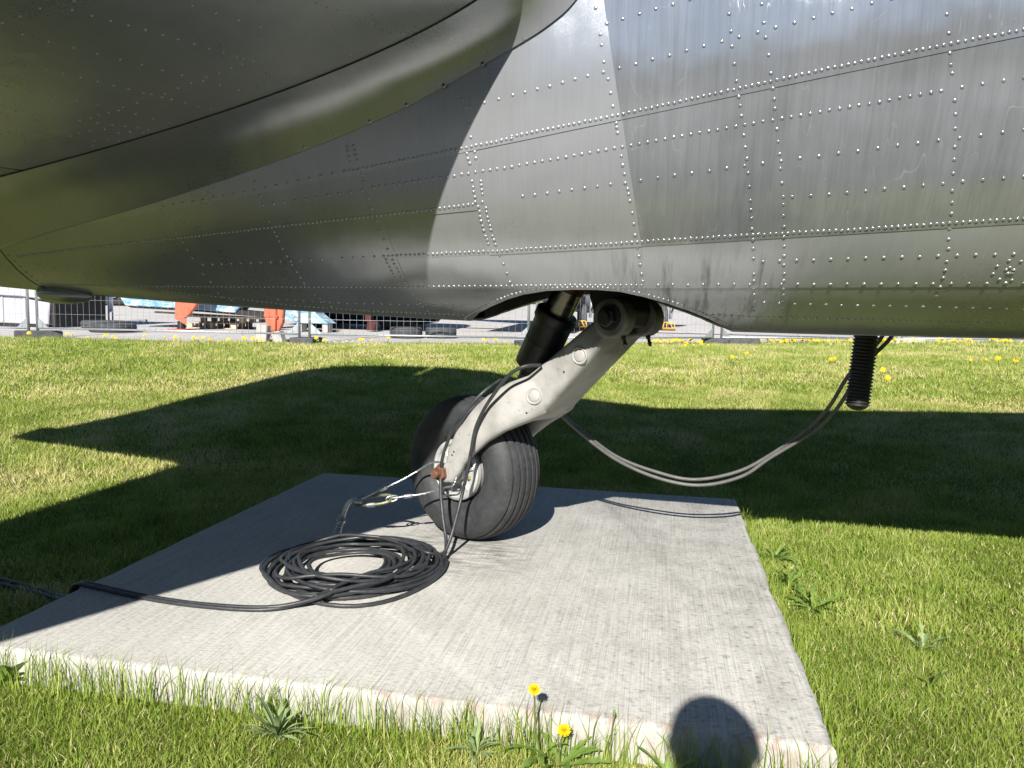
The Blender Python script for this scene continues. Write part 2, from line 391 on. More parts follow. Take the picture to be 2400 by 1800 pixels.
def sheet(name, xs, tfun, nt_, mat, dz=0.0, kind='structure'):
    V = []; F = []; n = len(nt_)
    for x in xs:
        for t_ in nt_:
            y = tfun(x, t_); V.append((x, y, float(gnd(y)) + dz))
    for i in range(len(xs) - 1):
        for j in range(n - 1):
            F.append((i * n + j, (i + 1) * n + j, (i + 1) * n + j + 1, i * n + j + 1))
    o = link(name, mesh(name, V, F), mat)
    return tag(o, kind=kind)
xs_ = np.unique(np.concatenate([np.linspace(-400, -30, 20), np.linspace(-30, 30, 121), np.linspace(30, 400, 20)]))
ty = np.concatenate([np.linspace(-400, -6, 12), np.linspace(-5, 3.9, 12), np.linspace(4.0, 14, 41)[:-1]])
def lawn_y(x, t_):
    e = edge_y(x)
    return t_ if t_ < 4 else 4 + (t_ - 4) / 9.75 * (e - 4)
sheet('lawn', xs_, lawn_y, ty, M['thatch'])
tp = np.concatenate([[0, 0.3, 0.8], np.linspace(1.5, 12, 15), np.linspace(14, 60, 18)])
sheet('pavement', xs_, lambda x, t_: edge_y(x) - 0.6 + t_ * (1 if t_ < 1 else (60 - (edge_y(x) - 0.6)) / 60 if abs(x) < 300 else 1), tp, M['asphalt'], -0.03)
sheet('apron', np.linspace(-13, 40, 80), lambda x, t_: -38 + t_ * (38 - 0.75 + 1.25 * float(sstep(-5.2, -3.2, x))), np.linspace(0, 1, 30), M['apron'], 0.03)
sheet('far_field', np.linspace(-600, 600, 25), lambda x, t_: t_, np.concatenate([np.linspace(56, 80, 8), np.linspace(100, 1100, 8)]), M['thatch'], 0.02)

# dark wood behind the photographer, out of view; the skin mirrors it
def wood():
    rg_ = np.random.default_rng(2); n = 9000
    a = rg_.uniform(-1.25, 1.25, n); d = 40 + rg_.uniform(0, 6, n); x = np.sin(a) * d * 1.6; y = -np.cos(a) * d * 0.95
    top = 8.5 + 2.0 * np.sin(x * 0.35) + 1.3 * np.sin(x * 0.9 + 1); z = rg_.uniform(0, 1, n) ** 0.8 * top
    s_ = rg_.uniform(0.5, 1.1, n); V = np.empty((n, 4, 3)); u_ = rg_.normal(0, 1, (n, 3)); u_ /= np.linalg.norm(u_, axis=1)[:, None]; v_ = np.cross(u_, rg_.normal(0, 1, (n, 3))); v_ /= np.linalg.norm(v_, axis=1)[:, None]
    c_ = np.stack([x, y, z], -1)
    for k, (p, q) in enumerate(((-1, -0.6), (1, -0.4), (0.8, 0.7), (-0.9, 0.5))): V[:, k] = c_ + u_ * (p * s_)[:, None] + v_ * (q * s_)[:, None]
    o = link('wood', mesh('wood', V.reshape(-1, 3), [(4 * i, 4 * i + 1, 4 * i + 2, 4 * i + 3) for i in range(n)]), M['wood_leaf'], smooth=False)
    tag(o, 'dark wood across the apron behind the photographer', None, kind='stuff')
wood()

# ------------------------------------------------------------------ concrete slab
def slab():
    x0, x1, y0, y1 = -1.962, 0.446, 1.812, 4.267
    per = []
    def seg(a, b, n): per.extend([(a[0] + (b[0] - a[0]) * i / n, a[1] + (b[1] - a[1]) * i / n) for i in range(n)])
    seg((x0, y0), (x1, y0), 110); seg((x1, y0), (x1, y1), 110); seg((x1, y1), (x0, y1), 110); seg((x0, y1), (x0, y0), 110)
    cx, cy = (x0 + x1) / 2, (y0 + y1) / 2
    n = len(per); V = []
    rs = RNG.normal(0, 1, n); rs = (rs + np.roll(rs, 1) + np.roll(rs, -1)) / 3
    rb = np.convolve(np.r_[rs, rs, rs], np.ones(9) / 9, 'same')[n:2 * n]
    def ins(p, d):
        x = min(max(p[0], x0 + d), x1 - d); y = min(max(p[1], y0 + d), y1 - d); return x, y
    lev = [(0.020, 0.0, 0.0), (0.010, -0.0025, 0.35), (0.003, -0.009, 1.0), (0.0, -0.02, 0.8), (0.0, -0.06, 0.3), (-0.004, -0.25, 0)]
    for d, z, k in lev:
        for i, p in enumerate(per):
            dd = d + k * (0.0030 * rs[i] + 0.010 * max(0, rb[i]) + (0.012 if rs[i] > 1.15 else 0.0))
            # a chipped far right stretch
            if abs(p[0] - x1) < 1e-6 and 3.45 < p[1] < 3.75: dd += 0.012 * k
            x, y = ins(p, max(dd, -0.01)); V.append((x, y, z - k * 0.002 * abs(rs[i])))
    F = [tuple(range(n))]
    for L in range(len(lev) - 1):
        F += [(L * n + i, (L + 1) * n + i, (L + 1) * n + (i + 1) % n, L * n + (i + 1) % n) for i in range(n)]
    F[0] = F[0]
    o = link('concrete_slab', mesh('concrete_slab', V, F), M['concrete'])
    me = o.data; me.set_sharp_from_angle(angle=R(50))
    tag(o, 'square light grey broomed concrete slab under the tail wheel', 'concrete slab')
slab()

# ------------------------------------------------------------------ aircraft (rear fuselage, tailplane, fin, tail wheel)
YC, TAU, NEXP = 2.87, 0.183, 2.22
KEEL = [-5e-05, -0.00038, 0.00929, -0.01236, 0.94125]
L1C, L2A, L2B, L3C = [-0.0241, 0.1495, -0.3014], [-0.0479, 0.0692, -0.5468], [-0.0172, 0.0855, -0.7556], [0.0046, -0.0274, 0.0529, -0.9823]
S_TAIL, S_SP2, S_SP, S_F1, S_END = -2.25, -0.640, -0.318, 0.150, 4.2
aircraft = empty('aircraft', (-0.78, 3.24, 0.0))
tag(aircraft, 'silver riveted aircraft tail with tailplane, standing on its tail wheel over the slab', 'aircraft')

def xcl(x): return np.clip(x, -2.8, 2.2)
def keel_z(x):
    x = np.asarray(x, float)
    return np.polyval(KEEL, xcl(x)) + np.where(x < -2.8, (-2.8 - x) * 0.145, 0) + np.where(x > 2.2, (x - 2.2) * 0.03, 0)
def half_w(x): x = np.asarray(x, float); return np.where(x > -2.8, 0.68 + 0.10 * np.minimum(x, 3.5), np.maximum(0.03, 0.40 - (-2.8 - x) * 0.2))
def half_h(x): x = np.asarray(x, float); return np.where(x > -2.8, 0.88 + 0.065 * np.minimum(x, 2.2), np.maximum(0.1, 0.698 - (-2.8 - x) * 0.25))
def top_z(x): return 3.02 + 0.095 * np.asarray(x, float) - np.maximum(0, -2.2 - np.asarray(x, float)) * 0.55
def fpt(x, phi):
    """point of the skin; phi from -pi/2 (keel) over 0 (widest) to pi/2 (top); near side"""
    x = np.asarray(x, float); phi = np.asarray(phi, float)
    h = half_h(x); zm = keel_z(x) + h; hu = np.maximum(top_z(x) - zm, 0.1)
    c, s = np.cos(phi), np.sin(phi)
    y = YC - half_w(x) * np.abs(c) ** (2 / NEXP)
    z = zm + np.where(s < 0, h, hu) * np.sign(s) * np.abs(s) ** (2 / NEXP)
    return y, z
def spt(s, phi):
    """same, but by frame station s (frames are tilted with the aircraft's sit)"""
    x = np.asarray(s, float) - 0.0
    for _ in range(12):
        y, z = fpt(x, phi); x = (s - z * math.sin(TAU)) / math.cos(TAU)
    y, z = fpt(x, phi); return np.stack([x, y, z], -1)
def y_of(x, z):
    h = half_h(x); zm = keel_z(x) + h; hu = np.maximum(top_z(x) - zm, 0.1)
    tt = np.clip(np.abs((z - zm) / np.where(z < zm, h, hu)), 0, 1)
    return YC - half_w(x) * (1 - tt ** NEXP) ** (1 / NEXP)
def nrm(x, z):
    e = 2e-3
    dx = (y_of(x + e, z) - y_of(x - e, z)) / (2 * e); dz = (y_of(x, z + e) - y_of(x, z - e)) / (2 * e)
    n = np.stack([dx, -np.ones_like(dx), dz], -1); return n / np.linalg.norm(n, axis=-1, keepdims=True)

CUT = np.array([(-0.69, 0.958), (-0.6317, 0.9845), (-0.5777, 1.0064), (-0.5113, 1.0308), (-0.4507, 1.0482), (-0.3699, 1.0611), (-0.2774, 1.066), (-0.2022, 1.0663), (-0.1284, 1.0616), (-0.0552, 1.047), (0.0184, 1.028), (0.0934, 1.0044), (0.1557, 0.9815), (0.2332, 0.949)])
def phi_of(x, z):
    h = half_h(x); zm = keel_z(x) + h; tt = np.clip((z - zm) / h, -1, 1)
    return np.arcsin(np.clip(np.sign(tt) * np.abs(tt) ** (NEXP / 2), -1, 1))
CUT_S = CUT[:, 0] * math.cos(TAU) + CUT[:, 1] * math.sin(TAU); CUT_P = phi_of(CUT[:, 0], CUT[:, 1])
def phi_cut(s):
    p = np.interp(s, CUT_S, CUT_P); return np.where((s < CUT_S[0]) | (s > CUT_S[-1]), -math.pi / 2, p)

def panel(name, s0, s1, lo, hi, mat, off, far=False, ns=None, nphi=28, under=0.0):
    """skin sheet between stations s0..s1 and edge curves lo(s)..hi(s); off = how proud it lies; edges are turned in"""
    ns = ns or max(6, int((s1 - s0) / 0.035))
    S = np.linspace(s0, s1, ns + 1); S = np.unique(np.concatenate([S, CUT_S[(CUT_S > s0) & (CUT_S < s1)]])) if under else S
    A = np.array([spt(S, lo(S) + (hi(S) - lo(S)) * k / nphi) for k in range(nphi + 1)])     # nphi+1, ns, 3
    ds = spt(S + 1e-3, lo(S))  # only for shape
    N = np.zeros_like(A)
    dU = np.gradient(A, axis=1); dV = np.gradient(A, axis=0)
    N = np.cross(dU, dV); N /= np.maximum(np.linalg.norm(N, axis=-1, keepdims=True), 1e-9)
    sgn = np.sign((N[..., 1]).mean()); N = N * (-sgn)                     # outward = towards -y on the near side
    a, b = A.shape[:2]
    outer = A + N * off
    # rim: a ring of border vertices pushed 5 mm inwards
    idx = np.arange(a * b).reshape(a, b)
    ring = np.concatenate([idx[0, :], idx[1:, -1], idx[-1, -2::-1], idx[-2:0:-1, 0]])
    V = outer.reshape(-1, 3); Rm = (A - N * 0.004).reshape(-1, 3)[ring]
    F = [(idx[i, j], idx[i, j + 1], idx[i + 1, j + 1], idx[i + 1, j]) for i in range(a - 1) for j in range(b - 1)]
    o = a * b; m = len(ring)
    F += [(int(ring[i]), o + i, o + (i + 1) % m, int(ring[(i + 1) % m])) for i in range(m)]
    V = np.concatenate([V, Rm])
    if far: V = V.copy(); V[:, 1] = 2 * YC - V[:, 1]
    F = [tuple(int(q) for q in f) for f in F]
    ob = link(name, mesh(name, V, F), mat, aircraft)
    bm = bmesh.new(); bm.from_mesh(ob.data); bmesh.ops.recalc_face_normals(bm, faces=bm.faces)
    bm.to_mesh(ob.data); bm.free()
    ob.data.set_sharp_from_angle(angle=R(40))
    return ob
P_ = lambda c: (lambda s: np.polyval(c, np.clip(s, -2.45, 1.6)))
K_ = lambda v: (lambda s: np.full_like(np.asarray(s, float), v))
LAP = 0.010
low = lambda f, d=LAP: (lambda s: f(s) - d)
l1, l2a, l2b, l3 = P_(L1C), P_(L2A), P_(L2B), P_(L3C)
panels = []
panels.append(panel('skin_panel', S_TAIL, S_F1 + 0.004, low(l1), K_(math.pi / 2), M['paint'], 0.0052, nphi=40))       # aft, above the upper lap
panels.append(panel('skin_panel', S_F1, S_END, low(l1), K_(math.pi / 2), M['bare'], 0.0042, nphi=40))
panels.append(panel('skin_panel', S_TAIL, S_SP + 0.004, low(l2a), l1, M['paint'], 0.0036))
panels.append(panel('skin_panel', S_SP, S_F1 + 0.006, low(l2b), l1, M['paint'], 0.0028))
panels.append(panel('skin_panel', S_F1, S_END, low(l2b), l1, M['bare'], 0.0020))
panels.append(panel('skin_panel', S_TAIL, S_SP2 + 0.004, low(l3), l2a, M['paint'], 0.0020))
panels.append(panel('skin_panel', S_SP2, S_SP + 0.02, low(l2b), l2a, M['paint'], 0.0011))
panels.append(panel('skin_panel', S_SP2, S_END, low(l3), l2b, M['paint'], 0.0003))
panels.append(panel('belly_panel', S_TAIL, S_END, phi_cut, l3, M['paint'], -0.0012, under=1, ns=230))
panels.append(panel('tail_cone', -4.6, S_TAIL - 0.008, K_(-math.pi / 2), K_(math.pi / 2), M['paint'], 0.003, nphi=60))
panels.append(panel('skin_panel', -4.6, S_END, phi_cut, K_(math.pi / 2), M['paint'], 0.003, far=True, under=1, ns=240, nphi=70))
# nose-ward end: the fuselage goes on out of view as a plain barrel
E1 = spt(np.array([S_END - 0.02]), 0.0)[0]
mb = MB()
prof = [(0.0, 1.0), (3.0, 1.12), (6.0, 1.15), (8.5, 1.0), (9.6, 0.72), (10.3, 0.35)]
ring0 = [spt(np.array([S_END - 0.02]), p)[0] for p in np.linspace(-math.pi / 2, math.pi / 2, 20)]
ring0 = ring0 + [np.array([p[0], 2 * YC - p[1], p[2]]) for p in ring0[::-1]]
c0 = np.mean(ring0, axis=0); V = []; F = []
for d, k in prof:
    V += [tuple(c0 + np.array([d, 0, d * 0.14]) + (p - c0) * k) for p in ring0]
n = len(ring0)
for i in range(len(prof) - 1): F += [(i * n + j, i * n + (j + 1) % n, (i + 1) * n + (j + 1) % n, (i + 1) * n + j) for j in range(n)]
F.append(tuple((len(prof) - 1) * n + j for j in range(n)))
mb.add(V, F).build('forward_fuselage', M['bare'], aircraft)

# tailplane -----------------------------------------------------------
ZT, SLP, THK, XTE = 1.28851, 0.22844, 0.13446, -3.15
def shp(c):
    c = np.clip(c, 0, 1); return (0.2969 * np.sqrt(c) - 0.126 * c - 0.3516 * c ** 2 + 0.2843 * c ** 3 - 0.1015 * c ** 4) / 0.1001
def x_le(y): y = np.asarray(y, float); return np.where(y > -1.0, -0.348 + 0.555 * (y - 2.15), -2.096 - np.maximum(0, -1.0 - y) ** 1.5 * 1.0)
def z_low(x, y, sg=-1):
    L = x_le(y); c = (L - x) / (L - XTE); tap = 0.45 + 0.55 * np.clip((y + 1.6) / 3.9, 0, 1)
    return ZT + SLP * (x - XTE) + sg * THK * tap * shp(c)
def tailplane(far):
    ys = np.concatenate([np.linspace(2.62, 2.0, 8), np.linspace(1.9, -1.0, 24), np.linspace(-1.05, -1.62, 10)])
    hinge = 0.64
    for nm, c0, c1 in (('tailplane', 0.0, hinge), ('elevator', hinge + 0.006, 1.0)):
        cs = c0 + (c1 - c0) * (np.linspace(0, 1, 26) ** (1.8 if c0 == 0 else 1.0))
        V = []; F = []
        for y in ys:
            L = float(x_le(y)); te = XTE + max(0, -1.0 - y) ** 2 * 1.2
            loop = [(L - c * (L - XTE), 1) for c in cs[::-1]] + [(L - c * (L - XTE), -1) for c in (cs[1:] if c0 == 0 else cs)]
            for x, sg in loop:
                x = max(x, te); V.append((x, 2 * YC - y if far else y, float(z_low(x, y, sg))))
        n = len(loop)
        for i in range(len(ys) - 1):
            F += [(i * n + j, (i + 1) * n + j, (i + 1) * n + (j + 1) % n, i * n + (j + 1) % n) for j in range(n)]
        F += [tuple(range(n)), tuple((len(ys) - 1) * n + j for j in range(n))[::-1]]
        o = link(nm, mesh(nm, V, F), M['paint'], aircraft)
        bm = bmesh.new(); bm.from_mesh(o.data); bmesh.ops.recalc_face_normals(bm, faces=bm.faces); bm.to_mesh(o.data); bm.free()
        o.data.set_sharp_from_angle(angle=R(45))
        if not far and nm == 'tailplane': tp_ob = o
    return None if far else tp_ob
tailpl = tailplane(False); tailplane(True)

# fillet between tailplane underside and fuselage -----------------------
SEAM = np.array([[-2.56, 1.178], [-2.4761, 1.1953], [-2.2536, 1.2433], [-2.0215, 1.284], [-1.8053, 1.3242], [-1.6413, 1.3588], [-1.4098, 1.4119], [-1.229, 1.4562], [-1.0079, 1.5172], [-0.7707, 1.5932], [-0.5365, 1.6961], [-0.4126, 1.7508], [-0.3198, 1.7999], [-0.2493, 1.8559], [-0.21, 1.94], [-0.225, 2.05]])
def fillet():
    m = 120
    L = np.r_[0, np.cumsum(np.linalg.norm(np.diff(SEAM, axis=0), axis=1))]; tt = np.linspace(0, L[-1], m)
    sx, sz = np.interp(tt, L, SEAM[:, 0]), np.interp(tt, L, SEAM[:, 1])
    k3 = np.ones(7) / 7
    sx[3:-3] = np.convolve(sx, k3, 'valid'); sz[3:-3] = np.convolve(sz, k3, 'valid')
    u = tt / L[-1]
    gx = -2.75 + (2.75 - 0.405) * np.minimum(1, u * 1.06) ** 0.97
    gy = 2.0816 + 0.12697 * (-0.55 - gx)
    gz = z_low(gx, gy) - 0.0015
    up = np.clip((u - 0.93) / 0.07, 0, 1); gz = gz + up * 0.06
    V = []; nb = 18
    sy = y_of(sx, sz) - 0.0125
    nn = nrm(sx, sz)
    for i in range(m):
        P0 = np.array([gx[i], gy[i], gz[i]]); P3 = np.array([sx[i], sy[i], sz[i]])
        dz = P0[2] - P3[2]; dy = P3[1] - P0[1]
        P1 = P0 + np.array([0.25 * (P3[0] - P0[0]), 0.62 * dy, -0.10 * dz])
        tv = np.array([0, 0, 1.0]); tv = tv - nn[i] * tv.dot(nn[i]); tv /= np.linalg.norm(tv)
        P2 = P3 + tv * 0.55 * max(dz, 0.05) + np.array([0.25 * (P0[0] - P3[0]), -0.02, 0])
        for k in range(nb + 1):
            b = k / nb; V.append(P0 * (1 - b) ** 3 + 3 * P1 * b * (1 - b) ** 2 + 3 * P2 * b * b * (1 - b) + P3 * b ** 3)
    n = nb + 1
    F = [(i * n + k, (i + 1) * n + k, (i + 1) * n + k + 1, i * n + k + 1) for i in range(m - 1) for k in range(nb)]
    # turned-in lower edge so the lap reads as a real step
    o = len(V); V += [V[i * n + nb] + np.array([0, 0.010, 0.0]) for i in range(m)]
    F += [(i * n + nb, (i + 1) * n + nb, o + i + 1, o + i) for i in range(m - 1)]
    ob = link('root_fillet', mesh('root_fillet', V, F), M['paint'], aircraft); ob.data.set_sharp_from_angle(angle=R(50))
    # dark gap strip between fillet and tailplane skin
    g = MB(); pts = [(gx[i], gy[i] - 0.002, gz[i] - 0.0005) for i in range(0, m, 2)]
    g.tube(pts, 0.0021, 6); g.build('root_seal', M['seal'], aircraft)
    return ob, [(gx[i], gy[i], gz[i]) for i in range(m)]
fil, GAPL = fillet()
# the same fairing on the far side, seen only from other positions
f2 = fil.copy(); f2.data = fil.data.copy(); COL.objects.link(f2); f2.parent = aircraft
co = np.zeros(len(f2.data.vertices) * 3); f2.data.vertices.foreach_get('co', co); co = co.reshape(-1, 3); co[:, 1] = 2 * YC - co[:, 1]
f2.data.vertices.foreach_set('co', co.ravel()); f2.data.flip_normals()

# fin and rudder (above the frame; their shadow lies on the lawn)
prof_fin = [(0.35, 2.85), (0.2, 3.02), (-0.75, 3.35), (-1.3, 3.75), (-1.75, 4.3), (-2.05, 4.52), (-2.5, 4.66), (-2.9, 4.70), (-2.9, 1.6)]
prof_rud = [(-2.93, 4.70), (-3.55, 4.70), (-4.0, 4.60), (-4.35, 4.36), (-4.5, 3.9), (-4.58, 3.13), (-4.68, 2.14), (-4.86, 1.5), (-4.86, 1.36), (-4.6, 1.32), (-2.93, 1.62)]
for nm, pf, th in (('fin', prof_fin, 0.16), ('rudder', prof_rud, 0.10)):
    MB().prism([(x, YC - th / 2, z) for x, z in pf], (0, th, 0)).build(nm, M['paint'], aircraft, smooth=False, bevel=0.03)
